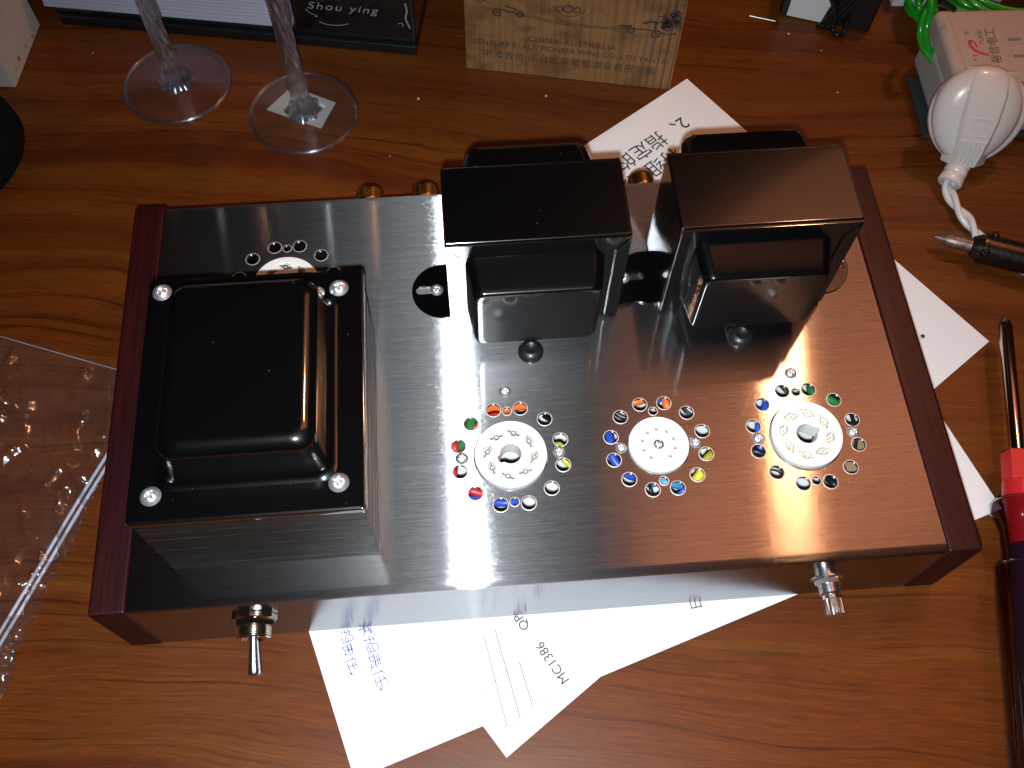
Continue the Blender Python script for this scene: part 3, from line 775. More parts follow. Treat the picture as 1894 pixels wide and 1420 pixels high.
# ---- wiring seen through the holes
def under(px_, py_, z): p = at(px_, py_, z); return Vector((p.x, p.y, z))
def wire(pts, r, m, n=6):
    bm = nb(); tube(bm, spline([under(*p) for p in pts], n), r, 10); obj('wire', bm, m, amp, smooth=60)
wire([(860, 775, 30), (911, 753, 39), (937, 757, 40), (961, 751, 39), (1100, 745, 34), (1182, 742, 40), (1205, 722, 30)], 1.6, ORANGEW)
wire([(830, 770, 30), (870, 794, 39), (911, 770, 39), (945, 765, 37), (990, 700, 20)], 1.4, REDW)
wire([(820, 850, 30), (862, 815, 38), (872, 778, 39), (885, 740, 34)], 2.0, GREENW)
wire([(846, 840, 38), (840, 822, 40), (850, 790, 34)], 1.6, REDW)
wire([(836, 895, 36), (840, 872, 39), (842, 845, 30)], 1.3, REDW)
wire([(845, 900, 38), (880, 910, 40), (960, 935, 34)], 1.6, REDW)
wire([(850, 925, 36), (880, 924, 38), (926, 930, 40), (951, 927, 40), (968, 915, 38), (1010, 880, 34)], 1.4, BLUEW)
wire([(1015, 830, 36), (1036, 824, 40), (1043, 848, 40), (1062, 865, 38)], 1.4, YELLOWW)
wire([(1005, 770, 36), (1030, 785, 40), (1060, 800, 38)], 0.72, BLACKW)
wire([(1118, 780, 36), (1128, 812, 41), (1134, 848, 41), (1165, 880, 38), (1190, 878, 30)], 1.6, BLUEW)
wire([(1120, 870, 30), (1145, 860, 38), (1160, 850, 30)], 1.4, CYANW)
wire([(1200, 895, 30), (1229, 892, 40), (1260, 899, 34)], 1.5, CYANW)
wire([(1130, 760, 36), (1146, 772, 40), (1165, 778, 36)], 0.48, BLACKW)
wire([(1240, 780, 34), (1232, 745, 40), (1225, 720, 34)], 1.6, ORANGEW)
wire([(1220, 730, 36), (1216, 742, 40), (1180, 738, 36)], 1.0, BLUEW)
wire([(1255, 745, 38), (1270, 765, 40), (1290, 780, 36)], 0.48, BLACKW)
wire([(1330, 830, 34), (1308, 850, 40), (1292, 882, 41), (1270, 900, 34)], 1.9, YELLOWW)
wire([(1200, 880, 38), (1203, 905, 40), (1210, 930, 36)], 0.60, BLACKW)
wire([(1510, 700, 34), (1500, 722, 40), (1540, 742, 41), (1560, 760, 36)], 1.7, GREENW)
wire([(1410, 725, 38), (1416, 747, 40), (1402, 790, 40), (1410, 850, 36)], 1.3, BLUEW)
wire([(1380, 835, 38), (1402, 836, 40), (1430, 850, 38)], 1.32, BLACKW)
wire([(1430, 700, 38), (1450, 722, 40), (1462, 735, 38)], 0.42, BLACKW)
wire([(1570, 750, 38), (1577, 776, 40), (1584, 800, 40), (1582, 830, 36)], 0.72, BLACKW)
wire([(1530, 885, 38), (1545, 897, 40), (1565, 905, 36)], 1.20, BLACKW)
wire([(1425, 868, 38), (1440, 872, 40), (1450, 885, 38)], 0.42, BLACKW)
wire([(1270, 880, 38), (1266, 905, 40), (1240, 925, 36)], 1.0, BLUEW)
bbox_obj('tag_board', (122, -48, 30), (134, -28, 32), TAN, amp, 0.3)
bbox_obj('choke', (-128, 22, 4), (-56, 60, 28), DARKIN, amp, 2)

# ================================================================== wine glasses
def glass(cx, cy, label):
    g = thing('wine_glass', (cx, cy, 0), label, 'wine glass', 'wine glasses behind the amplifier')
    T = Matrix.Translation((cx, cy, 0))
    R = 27.0
    bm = nb(); lathe(bm, [(0.001, 1.4), (8, 1.3), (18, 0.9), (25, 0.35), (26.4, 0.3), (27.0, 0.9), (27.0, 1.9), (26.5, 2.5), (25.5, 2.6), (20, 2.9), (13, 3.9), (8.5, 5.6)], 72, T, cap=False)
    obj('foot', bm, FOOTGLASS, g, smooth=60)
    bm = nb(); tube(bm, [Vector((cx + 26.6 * math.cos(k * .13090), cy + 26.6 * math.sin(k * .13090), 1.5)) for k in range(48)], 1.15, 10, True)
    obj('foot_rim', bm, CRYSTAL, g, smooth=60)
    bm = nb(); prof = []
    for k in range(61):
        z = 3.6 + 88 * k / 60
        r = 3.9 + 5.2 * math.exp(-(z - 3.6) / 4.2) + 0.6 * math.exp(-((z - 22) / 3.0) ** 2) + 1.3 * max(0, (z - 60) / 30) ** 2
        prof.append((r, z))
    lathe(bm, prof, 48, T, mod=lambda a, z, r: 1 + (0.15 if z > 14 else 0.07 + 0.0057 * z) * math.cos(8 * (a + 0.055 * max(0, z - 10))))
    obj('stem', bm, CRYSTAL, g, smooth=60)
    bm = nb(); lathe(bm, [(4.5, 91.8), (9, 95), (18, 101), (26, 112), (31, 130), (33, 150), (31, 178), (30.2, 178), (32.1, 150), (30, 131), (25, 113), (17, 102.5), (5, 97), (0.001, 96.5)], 48, T, cap=False)
    obj('bowl', bm, FOOTGLASS, g, smooth=60)
    return g
g1 = glass(-161.5, 201.3, 'twisted-stem wine glass nearer the left edge, nothing under its foot')
g2 = glass(-96.3, 177.2, 'twisted-stem wine glass with a pale square label under its foot')
q = [at(493, 203)[:2], at(540, 160)[:2], at(621, 190)[:2], at(594, 238)[:2]]
plate('label_sticker', [[tuple(p) for p in q][::-1]], 0.05, 0.22, STICKER, g2)

# ================================================================== pine wine box
bA = Vector((-12.2, 203.2, 0)); e1 = Vector((0.9777, -0.2103, 0)).normalized(); nrm = Vector((e1.y, -e1.x, 0)); dep = -nrm
wb = thing('wine_box', bA + e1 * 53.5, 'pale pine wine box with printed scrolls and company name behind the amplifier', 'wooden box')
MB_ = frame(bA, e1, dep, (0, 0, 1))
W_ = 107.0
bbox_obj('front_board', (0, 0, 0), (W_, 7, 150), PINE, wb, 0.6, 2, MB_)
bbox_obj('side_board', (0, 7.05, 0), (7, 88, 150), PINE, wb, 0.6, 2, MB_)
bbox_obj('side_board', (W_ - 7, 7.05, 0), (W_, 88, 150), PINE, wb, 0.6, 2, MB_)
bbox_obj('back_board', (0, 88.1, 0), (W_, 95, 150), PINE, wb, 0.6, 2, MB_)
MF = lambda s, z: frame(bA + e1 * s + Vector((0, 0, z)) + nrm * 0.06, e1, (0, 0, 1), nrm)
text('lettering', 'CHINA-AUSTRALIA', 5.0, MF(54.3, 24.6), PRINTBOX, wb, 'CENTER', 0.02, 0.0, 0.93, space=1.15)
text('lettering', 'VENTURE KLAUS PIONEER WINE CO.,LTD.YANTAI', 4.6, MF(53.9, 19.2), PRINTBOX, wb, 'CENTER', 0.02, 0.03, 0.90, space=1.08)
text('lettering', '中澳合资·烟台凯莱葡萄酒业有限公司', 5.6, MF(53.5, 11.8), PRINTBOX, wb, 'CENTER', 0.02, 0.0, 0.98)
bm = nb(); I_ = MF(0, 0)
def stroke(pts, wd=0.6, n=6): ribbon(bm, [(p.x, p.y) for p in spline([(a, b, 0) for a, b in pts], n)], wd, I_, 0, 0.03)
stroke([(20, 40), (32, 38.4), (46, 36.6), (60, 36.2), (74, 36.8), (84, 38)], 0.45); stroke([(24, 40.4), (36, 38.9), (50, 37.6), (66, 37.2), (82, 38.9)], 0.35)
for i in range(15):
    a = math.radians(200 + 10 * i); stroke([(51.5 + 11 * math.cos(a), 48 + 9.5 * math.sin(a)), (52.1 + 11 * math.cos(a), 48.3 + 9.5 * math.sin(a))], 0.7)
stroke([(51.5 + 8 * math.cos(math.radians(a)), 48 + 6.5 * math.sin(math.radians(a))) for a in range(190, 352, 20)], 0.4)
for cx_, cz_, r_ in ((51, 46, 2.2), (47, 45.5, 1.5), (55.5, 45.8, 1.6)):
    stroke([(cx_ + r_ * math.cos(math.radians(a)), cz_ + r_ * math.sin(math.radians(a))) for a in range(0, 361, 40)], 0.7)
def scroll(cx_, cz_, r_, a0, turn, tail):
    pts = []
    for k in range(14):
        f = k / 13; a = math.radians(a0 + turn * f); pts.append((cx_ + r_ * (1 - .75 * f) * math.cos(a), cz_ + r_ * (1 - .75 * f) * math.sin(a)))
    stroke([tail] + pts, 1.0, 3)
scroll(16.8, 39.0, 2.6, 60, 500, (26, 40.5)); scroll(27.5, 39.5, 2.2, 90, -480, (20, 44)); scroll(82.5, 37.4, 2.5, 90, 500, (76, 39)); scroll(94.2, 36.2, 2.8, 100, -500, (94, 44))
for i in range(16): 
    x = random.uniform(97, 104); z = random.uniform(40, 50); scroll(x, z, random.uniform(1.2, 2.4), random.uniform(0, 360), random.choice((-420, 420)), (x + random.uniform(-3, 3), z + random.uniform(-3, 3)))
stroke([(97, 37.6), (100, 36.8), (104, 38), (103.5, 36.8)], 0.8); stroke([(88, 42), (91, 43.5), (95, 43.2)], 1.4); stroke([(5, 46), (8, 44.5), (10, 46), (13, 44)], 0.5)
stroke([(83, 38), (90, 38.4), (94, 38)], 0.8)
obj('printed_scrolls', bm, PRINTBOX, wb)

# ================================================================== black tray, page block and black case (top left)
e2 = Vector((0.983, -0.183, 0)).normalized(); n2 = Vector((e2.y, -e2.x, 0)); tA = Vector((-227.3, 249.0, 0))
MT = frame(tA, e2, -n2, (0, 0, 1))
tr = thing('black_tray', tA + e2 * 96, 'low black tray behind the wine glasses carrying white sheets and a black case', 'tray')
bbox_obj('tray_base', (1.0, 0, 0), (193, 120, 6.0), BLACKPL, tr, 0.8, 2, MT)
bbox_obj('tray_step', (-2, 2.5, 6.02), (192, 119, 8.6), BLACKPL, tr, 0.6, 2, MT)
ps = thing('paper_stack', tA + e2 * 60 + Vector((0, 0, 8.7)), 'stack of white sheets lying on the black tray', 'paper stack')
z = 8.75; k = 0
while z < 48:
    th = random.choice((1.5, 2.0, 2.6)); e = random.uniform(-0.5, 0.5)
    bbox_obj('sheet', (-6 + e, 2.8 + random.uniform(0, .5), z + .02), (128 + random.uniform(-.6, .3), 112, z + th - 0.10), PAGES, ps, 0.25, 1, MT)
    z += th; k += 1
bc = thing('black_case', tA + e2 * 160 + Vector((0, 0, 8.7)), 'glossy black wrapped case with faint script lettering on the tray', 'case')
bbox_obj('case_body', (129.2, 1.6, 8.7), (193, 112, 54), BLACKGLOSS, bc, 1.2, 3, MT)
MC_ = lambda s, z_: frame(tA + e2 * s - n2 * 1.55 + n2 * 0.0 + Vector((0, 0, z_)), e2, (0, 0, 1), n2)
text('lettering', 'Shou ying', 6.2, MC_(156, 26.3), SILVERINK, bc, 'CENTER', 0.03, -0.02, 1.25, shear=0.3, space=1.2)
bm = nb(); I_ = MC_(0, 0)
stroke([(137, 24), (139, 21.5), (142.5, 20), (141, 19.2)], .35); stroke([(143, 16.2), (147, 14.8), (153, 14.9), (158, 16.4)], .4)
stroke([(189, 33), (189.6, 28), (188.6, 23), (190.4, 17)], .8); stroke([(184.5, 19.2), (186, 20), (187, 18.8), (186.2, 17.8)], .4)
obj('wrap_crease', bm, SILVERINK, bc, kind='stuff')

# ================================================================== white carton with stains (top left corner)
cA = Vector((-244.1, 205.0, 0)); f1 = (Vector((-237.9, 249.7, 0)) - cA).normalized(); f2 = Vector((-f1.y, f1.x, 0))
MCt = frame(cA, f1, f2, (0, 0, 1))
ct = thing('carton', cA + f1 * 22 + f2 * 20, 'white cardboard carton with orange stains in the upper left corner', 'carton')
bbox_obj('carton_body', (0, 0, 0), (45, 60, 70), CARTON, ct, 0.5, 2, MCt)
bbox_obj('carton_flap', (0.8, -0.25, 1), (44, -0.03, 69), CARTON, ct, 0, 1, MCt)
for (s_, z_, r_) in ((13.5, 6.5, 1.5), (24, 5.0, 0.9), (33, 3.2, 1.1), (7.0, 5.5, .8), (19, 7.5, .5)):
    pts = [(s_ + r_ * (1 + random.uniform(-.3, .3)) * math.cos(a * .5236), z_ + r_ * (1 + random.uniform(-.3, .3)) * math.sin(a * .5236)) for a in range(12)]
    plate('stain', [pts], 0.0, 0.05, STAIN, ct, mat=frame(cA - f2 * 0.26, f1, (0, 0, 1), -f2))

# ================================================================== black rounded pouch at the left edge
bm = nb(); prof = []
for k in range(19):
    a = math.pi / 2 * k / 18; prof.append((36.5 * (math.cos(a) ** 0.5 if k < 18 else 0.0001), 3 + 22 * math.sin(a) ** 0.8))
lathe(bm, [(30, 0.0), (34.5, 0.8)] + prof, 56, Matrix.Translation((-268, 160, 0)) @ Matrix.Diagonal((0.96, 1.12, 1, 1)), mod=lambda a, z, r: 1 + 0.012 * math.sin(3 * a + z * .2))
tag(obj('pouch', bm, FABRIC, smooth=60), 'round black fabric pouch cut off by the left edge', 'pouch')

# ================================================================== adapter with wound cable (top right)
dA = at(1439, 26); dB = at(1606, 62); dA.z = dB.z = 0
h1 = (dB - dA).normalized(); h2 = Vector((-h1.y, h1.x, 0)); LD = (dB - dA).length
ad = thing('power_adapter', dA + h1 * LD / 2, 'black power adapter with a white label and its black cable wound round it', 'adapter')
MD = frame(dA, h1, h2, (0, 0, 1))
bbox_obj('adapter_body', (0, 0, 0), (LD, 46, 30), BLACKPL, ad, 1.6, 3, MD)
plate('adapter_label', [[(4.5, 0.8), (23, .8), (28, 29), (4.5, 29)]], 0, 0.12, PAPER, ad, mat=frame(dA - h2 * 0.13, h1, (0, 0, 1), -h2))
bm = nb()
for k in range(4):
    c0 = MD @ Vector((24 + k * 2.1, -1.6, 1.6)); c1 = MD @ Vector((33 + k * 2.6, -1.4, 29)); c2 = MD @ Vector((35 + k * 2.6, 8, 32)); c3 = MD @ Vector((34 + k * 2, 30, 32))
    tube(bm, spline([MD @ Vector((22 + k * 1.8, -4.5, 1.7)), c0, (c0 + c1) / 2 + h1 * random.uniform(-.8, .8), c1, c2, c3], 6), 1.25, 8)
tube(bm, spline([MD @ Vector(p) for p in ((3, -1.4, 30), (12, -2.2, 27.5), (21, -2, 22), (28, -2.8, 12), (30, -5, 2.2), (33, -8, 1.8), (36, -5, 1.8), (36, -3, 8))], 6), 1.4, 8)
obj('cable', bm, BLACKPL, ad, smooth=60)
wA = at(1648, 12); bm = nb()
box(bm, (wA.x, wA.y, 0), (wA.x + 60, wA.y + 60, 24), 0.6, 2, Matrix.Translation((wA.x, wA.y, 0)) @ Matrix.Rotation(-0.06, 4, 'Z') @ Matrix.Translation((-wA.x, -wA.y, 0)))
tag(obj('white_box', bm, PAPER, smooth=40), 'plain white box behind the adapter, only its lower front edge in view', 'box')

# ================================================================== power strip
MS = Matrix.Translation((219.5, 139.5, 0)) @ Matrix.Rotation(-0.045, 4, 'Z')
stp = thing('power_strip', (260, 160, 0), 'aged white extension socket with red logo and Chinese lettering', 'power strip')
bbox_obj('strip_base', (0.5, 0, 3), (150, 51, 26), GREYPL, stp, 4.0, 4, MS)
bbox_obj('strip_cover', (0, -0.8, 24), (150.6, 51.8, 37), PINKPL, stp, 3.6, 4, MS)
bbox_obj('strip_panel', (5.5, 4.2, 36.9), (145, 47, 37.5), PINKPL, stp, 0.25, 1, MS)
bbox_obj('strip_foot', (-4.0, -1, 0.1), (120, 40, 2.9), simple('smoky_foot', (0.035, 0.04, 0.04), 0.2), stp, 1, 2, MS)
def MSt(px_, py_, ang, z_=37.6): p = at(px_, py_, z_); return frame((p.x, p.y, z_), (math.cos(ang), math.sin(ang), 0), (-math.sin(ang), math.cos(ang), 0), (0, 0, 1))
text('lettering', '裕信电工', 5.9, MSt(1838, 84, math.radians(83)), BROWNPRINT, stp, 'CENTER', 0.02, 0.02)
text('lettering', 'YUXIN', 3.3, MSt(1814, 68, math.radians(81)), BROWNPRINT, stp, 'CENTER', 0.02)
text('lettering', '®', 3.0, MSt(1788, 61, math.radians(60)), BROWNPRINT, stp, 'CENTER', 0.02)
bm = nb(); Im = Matrix.Identity(4)
def P2(a, b): p = at(a, b, 37.6); return (p.x, p.y, 0)
ribbon(bm, [(p.x, p.y) for p in spline([P2(1793, 74), P2(1796, 85), P2(1806, 94), P2(1818, 99), P2(1829, 101)], 6)], 1.7, Im, 37.55, 0.05)
ribbon(bm, [(p.x, p.y) for p in spline([P2(1794, 74), P2(1802, 78), P2(1808, 87)], 6)], 1.1, Im, 37.55, 0.05)
ribbon(bm, [P2(1799, 103)[:2], P2(1808, 102)[:2]], 0.8, Im, 37.55, 0.05); ribbon(bm, [P2(1801, 111)[:2], P2(1807, 110)[:2]], 0.9, Im, 37.55, 0.05)
obj('logo', bm, REDPRINT, stp)
for a, b in ((1876, 72), (1886, 103), (1893, 152)):
    p = at(a, b, 37.6)
    plate('socket_slot', [[(p.x - 3.2, p.y - .9), (p.x + 3.2, p.y - 1.1), (p.x + 3.2, p.y + .7), (p.x - 3.2, p.y + .9)]], 37.45, 37.62, SLOTGREY, stp)
    bm = nb(); tube(bm, [Vector((p.x + 5.2 * math.cos(t_ * .262), p.y + 3.6 * math.sin(t_ * .262), 37.5)) for t_ in range(24)], 0.25, 6, True)
    obj('socket_rim', bm, PINKPL, stp, smooth=60)

# ---- green wire coil behind and over the strip
bm = nb()
for k in range(11):
    rx = random.uniform(30, 46); ry = random.uniform(20, 30); cx_, cy_ = 272 + random.uniform(-6, 6), 220 + random.uniform(-5, 5); z_ = 4 + 3.1 * k
    ph_ = random.uniform(0, 6)
    tube(bm, [Vector((cx_ + rx * math.cos(t_ * .1745), cy_ + ry * math.sin(t_ * .1745), z_ + 2.5 * math.sin(t_ * .35 + ph_))) for t_ in range(36)], 1.7, 8, True)
def GP(*p): return [at(a, b, c) for a, b, c in p]
tube(bm, spline(GP((1735, -15, 40), (1712, 20, 38), (1702, 60, 32), (1708, 90, 24), (1726, 114, 20)), 8), 1.7, 10)
tube(bm, spline(GP((1720, -15, 44), (1722, 20, 40), (1713, 55, 34), (1716, 85, 26), (1731, 110, 20)), 8), 1.7, 10)
tube(bm, spline(GP((1700, -10, 20), (1698, 8, 20), (1704, 20, 18), (1716, 28, 14), (1730, 36, 10)), 8), 1.7, 10)
gw = obj('wire_coil', bm, GREEN, smooth=60)
tag(gw, 'coil of bright green wire heaped behind the power strip', 'wire')
bm = nb(); tube(bm, spline(GP((1727, 112, 20), (1732, 118, 18), (1734, 124, 16)), 4), 1.9, 10); obj('red_tip', bm, REDW, gw, smooth=60)
bm = nb(); tube(bm, spline(GP((1738, 2, 50), (1750, 8, 48), (1765, 18, 45)), 4), 1.5, 8); obj('dark_end', bm, BLACKW, gw, smooth=60)

# ================================================================== white plug
pc = at(1803, 214, 28); top_ = at(1822, 122, 48); bot_ = at(1768, 286, 12)
ay = (top_ - bot_).normalized(); ax = ay.cross(Vector((0, 0, 1))).normalized(); az = ax.cross(ay)
MP = frame(pc, ax, ay, az)
plg = thing('mains_plug', (pc.x, pc.y, 0), 'white round mains plug leaning on the power strip', 'plug')
bm = nb(); 
def egg(a, rx, ry): 
    c, s = math.cos(a), math.sin(a); return (rx * c * (1 + 0.10 * s), ry * s)
def eggstack(bm, rows, mt, n=48):
    rg = []
    for rx, ry, z_, oy in rows: rg.append([bm.verts.new(mt @ Vector((egg(2 * math.pi * k / n, rx, ry)[0], egg(2 * math.pi * k / n, rx, ry)[1] + oy, z_))) for k in range(n)])
    for a, b in zip(rg, rg[1:]):
        for k in range(n): bm.faces.new((a[k], a[(k + 1) % n], b[(k + 1) % n], b[k]))
    bm.faces.new(rg[0][::-1]); bm.faces.new(rg[-1])
    return bm
eggstack(bm, [(19.5, 20, -10, 0), (22, 22.5, -8.5, 0), (22.6, 23, -6, 0), (22.4, 22.8, -3.6, 0), (21, 21.5, -2.6, 0)], MP @ Matrix.Translation((2.6, -1.5, 0)))
obj('plug_base', bm, WHITEPL, plg, smooth=50)
bm = nb(); eggstack(bm, [(19.6, 22.6, -2.8, .5), (20.2, 23.2, 0, .5), (19.4, 22.4, 3.0, .5), (16.8, 20, 5.6, .5), (12.5, 16.0, 7.4, .5), (6, 9, 8.2, .5)], MP)
obj('plug_shell', bm, WHITEPL, plg, smooth=60)
# raised grip spine that narrows to the cord
bm = nb(); a = []; 
for y_, w_, h_ in ((22, 6.0, 3.6), (19, 7.6, 6.4), (12, 8.4, 9.0), (0, 8.0, 10.2), (-9, 7.0, 10.0), (-18, 5.9, 8.0), (-23, 5.4, 6.4)):
    a.append([bm.verts.new(MP @ Vector(p)) for p in ((-w_ - 3.5, y_, -1), (-w_ - .5, y_, h_ - 1.0), (-w_ + .6, y_, h_), (w_ - .6, y_, h_), (w_ + .6, y_, h_ - 1.0), (w_ + 6.5, y_, -1))])
for r0, r1 in zip(a, a[1:]):
    for k in range(5): bm.faces.new((r0[k], r0[k + 1], r1[k + 1], r1[k]))
bm.faces.new(a[0]); bm.faces.new(a[-1][::-1]); bmesh.ops.recalc_face_normals(bm, faces=bm.faces)
obj('plug_spine', bm, WHITEPL, plg, smooth=35)
for k in range(6):
    x_ = -5.25 + 2.1 * k
    bm = nb(); tube(bm, [MP @ Vector((x_, -9.5, 10.1)), MP @ Vector((x_, -14, 9.4)), MP @ Vector((x_ * .95, -18, 8.3)), MP @ Vector((x_ * .9, -21.8, 6.9))], 0.75, 8)
    obj('grip_rib', bm, WHITEPL, plg, smooth=60)
bm = nb()
for u0, u1 in (((-5, -7), (5, -7)), ((5, -7), (5, 1)), ((5, 1), (-5, 1)), ((-5, 1), (-5, -7))): tube(bm, [MP @ Vector((u0[0], u0[1], 10.15)), MP @ Vector((u1[0], u1[1], 10.15))], 0.22, 6)
obj('plug_mark', bm, WHITEPL, plg, smooth=60)
nk = [(5.2, 0), (5.6, 2), (5.0, 3.0), (5.6, 4.0), (5.6, 6.2), (5.0, 7.0), (5.8, 8.0), (6.0, 11.5), (5.4, 12.2), (3.6, 12.3), (3.4, 11.0)]
n0 = MP @ Vector((0, -22.5, 1.5)); n1 = at(1758, 334, 6)
bm = nb(); lathe(bm, nk, 28, axis_frame(n0, n1) , cap=False); obj('cord_neck', bm, WHITEPL, plg, smooth=40)
cp = spline(GP((1765, 318, 7), (1752, 340, 4.5), (1758, 362, 4), (1773, 386, 4), (1790, 408, 4), (1806, 430, 4), (1820, 450, 4), (1850, 470, 3.5), (1900, 500, 3.5)), 10)
bm = nb()
for s in (0, math.pi):
    pts = []
    for i, p in enumerate(cp):
        d = (cp[min(i + 1, len(cp) - 1)] - cp[max(i - 1, 0)]).normalized(); sd = Vector((-d.y, d.x, 0)); a_ = i * 0.17 + s + .4
        pts.append(p + sd * 1.55 * math.cos(a_) + Vector((0, 0, 1.55 * math.sin(a_))))
    tube(bm, pts, 1.6, 10)
obj('twisted_cord', bm, CABLEW, plg, smooth=60)

# ================================================================== soldering iron
ia = at(1728, 437, 7); ib = at(1812, 458, 8); ic = ib + (ib - ia).normalized() * 90
MI = axis_frame(ia, ic)
ir = thing('soldering_iron', (ib.x, ib.y, 0), 'soldering iron with worn pointed tip and dark metal barrel at the right edge', 'soldering iron')
l0 = (ib - ia).length
bm = nb(); lathe(bm, [(0.9, 0), (1.3, 1.5), (2.1, 4.0), (3.2, 6.5), (3.4, 12), (3.2, l0 + 4)], 24, MI, mod=lambda a, z, r: 1 + (0.03 * math.sin(5 * a + z * 2)))
obj('tip', bm, BRONZE, ir, smooth=60)
bm = nb(); lathe(bm, [(3.4, l0 - 4), (4.6, l0 - 3.5), (5.8, l0 - 1), (6.2, l0)], 28, MI, cap=False); obj('collar', bm, BARREL, ir, smooth=40)
bm = nb(); lathe(bm, [(6.2, l0 + .05), (7.2, l0 + .2), (7.3, l0 + 2), (6.9, l0 + 2.4), (6.9, l0 + 85)], 36, MI); obj('barrel', bm, BARREL, ir, smooth=40)
for s_, o_ in ((1, l0 + 4.5), (-1, l0 + 1.5)):
    p = MI @ Vector((0, 0, o_)); d = (ic - ia).normalized(); sd = Vector((-d.y, d.x, 0)) * s_
    dirn = (sd + Vector((0, 0, 0.75))).normalized(); q_ = p + dirn * 6.6
    screw(ir, q_.x, q_.y, q_.z, 2.2, 2.2, BARREL, nrm=tuple(dirn))

# ================================================================== screwdriver
sA = at(1858, 586, 12.5); sB = at(1881, 838, 12.5); sd_ = (sB - sA).normalized(); sd_.z = 0; sd_.normalize()
sA.z = sB.z = 12.5
MV = axis_frame(sA, sA + sd_); ls = (sB - sA).length
sv = thing('screwdriver', (sB.x, sB.y, 0), 'cross-head screwdriver with red collar and smoky clear handle lying along the right edge', 'screwdriver')
bm = nb(); lathe(bm, [(0.5, 0), (1.2, 1.2), (2.6, 3.8), (2.95, 5.5), (2.95, ls + 2)], 32, MV, mod=lambda a, z, r: 1 - (0.28 * max(0, math.cos(4 * a)) if z < 5 else 0)); obj('shank', bm, DRIVER, sv, smooth=50)
bm = nb(); lathe(bm, [(3.0, ls), (6.0, ls + .1), (6.3, ls + .5), (6.6, ls + 13), (6.4, ls + 13.5)], 6, MV @ Matrix.Rotation(.3, 4, 'Z')); obj('collar', bm, REDPL, sv)
bm = nb(); lathe(bm, [(6.5, ls + 13.4), (6.9, ls + 13.8), (7.1, ls + 21), (6.6, ls + 21.5), (5.5, ls + 40)], 32, MV); obj('red_core', bm, REDPL, sv, smooth=40)
bm = nb(); lathe(bm, [(5.3, ls + 40.1), (6.5, ls + 41), (7.0, ls + 150), (3, ls + 152)], 24, MV); obj('handle_core', bm, PURPLE, sv, smooth=40)
bm = nb(); lathe(bm, [(7.3, ls + 21.6), (10.8, ls + 22.2), (11.9, ls + 24), (11.9, ls + 28), (10.4, ls + 31), (9.2, ls + 35), (9.0, ls + 44), (9.3, ls + 48)], 48, MV, cap=False); obj('clear_guard', bm, SHELL, sv, smooth=60)
bm = nb(); lathe(bm, [(8.5, ls + 48), (11.4, ls + 49), (12.3, ls + 51), (12.5, ls + 60), (12.2, ls + 100), (12.4, ls + 140), (9, ls + 152)], 96, MV, mod=lambda a, z, r: 1 + (0.07 * abs(math.cos(4 * a)) ** 0.5 - 0.05 if r > 11 else 0), cap=False)
obj('handle', bm, SHELL, sv, smooth=60)

# ================================================================== clear zip bag
poly = [Vector(p) for p in ((-330, 95), (-163, 30.0), (-163, 2), (-175.5, -20), (-190, -62), (-203.6, -106.7), (-222, -150), (-330, -170))]
def inside(x, y):
    c = False; n = len(poly)
    for i in range(n):
        a, b = poly[i], poly[(i + 1) % n]
        if (a.y > y) != (b.y > y) and x < (b.x - a.x) * (y - a.y) / (b.y - a.y) + a.x: c = not c
    return c
def bagz(x, y):
    a = noise.noise(Vector((x * .045, y * .030, 1))) * 1.6 + noise.noise(Vector((x * .12, y * .12, 5))) * .8
    d = abs((x + 176) * 0.92 - (y + 13) * 0.397)      # distance to the zip line
    cr = max(0, 1 - d / 45); k = 0
    cr2 = math.exp(-((x + 222) / 12) ** 2 - ((y - 20) / 30) ** 2)
    a += (cr * 1.5 + cr2 * 2.2) * (abs(noise.noise(Vector((x * .22 + y * .10, y * .10 - x * .05, 9)))) * 2.2)
    rd = 1 - abs(noise.noise(Vector((x * .09 + 4, y * .05, 3)))) * 5
    if (x + 176) * 0.92 - (y + 13) * 0.397 > 1: a += 2.4 * abs(noise.noise(Vector((x * .30, y * .12, 11)))) + 0.8 * abs(noise.noise(Vector((x * .6, y * .3, 12))))
    a += max(0, rd) * 1.5 * (0.35 + cr + cr2) + (cr + cr2) * 0.5 * noise.noise(Vector((x * .4, y * .3, 2)))
    return 2.2 + max(-1.8, a * 1.35)
bm = nb(); g = 1.3; V_ = {}
nx, ny = int(170 / g), int(270 / g)
for i in range(nx):
    for j in range(ny):
        x, y = -332 + i * g, -172 + j * g
        if all(inside(x + dx, y + dy) for dx, dy in ((0, 0), (g, 0), (0, g), (g, g))):
            q4 = []
            for dx, dy in ((0, 0), (1, 0), (1, 1), (0, 1)):
                kk = (i + dx, j + dy)
                if kk not in V_:
                    X, Y_ = -332 + kk[0] * g, -172 + kk[1] * g; V_[kk] = bm.verts.new((X, Y_, bagz(X, Y_)))
                q4.append(V_[kk])
            bm.faces.new(q4)
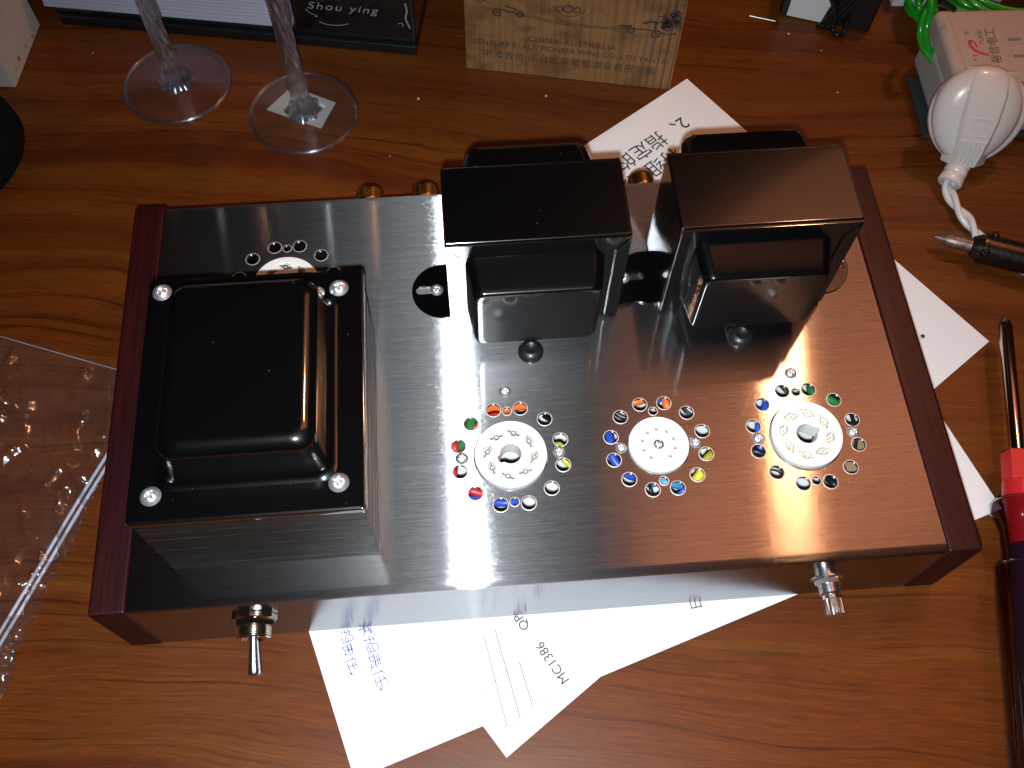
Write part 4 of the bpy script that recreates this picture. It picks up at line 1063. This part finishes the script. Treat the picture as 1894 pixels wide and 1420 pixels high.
# pull the stepped border onto the outline
def snap(p):
    best = None
    for i in range(len(poly)):
        a, b = poly[i], poly[(i + 1) % len(poly)]; ab = b - a; t_ = max(0, min(1, (Vector((p.x, p.y)) - a).dot(ab) / ab.length_squared)); q_ = a + ab * t_
        d = (Vector((p.x, p.y)) - q_).length
        if best is None or d < best[0]: best = (d, q_)
    return best[1]
for v in bm.verts:
    if v.is_boundary: q_ = snap(v.co); v.co.x, v.co.y = q_.x, q_.y
bmesh.ops.triangulate(bm, faces=bm.faces)
bg = obj('zip_bag', bm, FILM, smooth=70)
tag(bg, 'clear plastic zip bag lying crumpled at the left edge', 'bag')
z0_ = at(196, 855, 3); z1_ = at(0, 1180, 3); dz_ = (z1_ - z0_); pe = Vector((-dz_.y, dz_.x, 0)).normalized()
for o_ in (-1.3, 1.3):
    bm = nb(); tube(bm, spline([z0_ + pe * o_ - dz_.normalized() * 6, z0_ + pe * o_ + dz_ * .3 + Vector((0, 0, .8)), z0_ + pe * o_ + dz_ * .7, z1_ + pe * o_ + dz_ * .4], 6), 0.75, 8)
    obj('zip_ridge', bm, ZIP, bg, smooth=60)
bm = nb()
pts_ = spline([Vector((-330, 95, 2.2)), Vector((-250, 63.8, 1.4)), Vector((-228.5, 55.2, 1.2)), Vector((-195, 42.2, 1.0)), Vector((-163, 29.8, 1.2))], 8)
tube(bm, pts_, 0.22, 6); obj('bag_seam', bm, ZIP, bg, smooth=60)

# ================================================================== crumbs on the table
for i, (a, b, r_) in enumerate(((1549, 171, .55), (1458, 63, .8), (1519, 94, .4), (1010, 178, .7), (774, 183, .8), (722, 288, .35), (172, 98, .5), (1128, 100, .3))):
    p = at(a, b); bm = nb(); bmesh.ops.create_icosphere(bm, subdivisions=1, radius=r_)
    for v in bm.verts: v.co = Vector((v.co.x * random.uniform(.7, 1.4), v.co.y * random.uniform(.7, 1.3), v.co.z * .5 + r_ * .4)) + Vector((p.x, p.y, 0))
    tag(obj('crumb', bm, CARTON, smooth=30), ('tiny pale crumb on the wood between the paper corner and the plug', 'longish pale crumb just left of the adapter',
     'small pale crumb on the wood below the adapter', 'pale crumb on the wood below the wine box', 'greyish crumb on the wood between a wine glass foot and the wine box',
     'tiny crumb on the wood near the rear edge of the amplifier', 'tiny crumb on the wood between the carton and a wine glass', 'tiny crumb at the foot of the wine box')[i], 'crumb', 'crumbs on the table')
bm = nb(); tube(bm, [at(1386, 29, .4), at(1434, 39, .4)], 0.35, 6)
tag(obj('wire_snippet', bm, CHROME, smooth=60), 'short straight silver wire snippet left of the adapter', 'wire snippet')
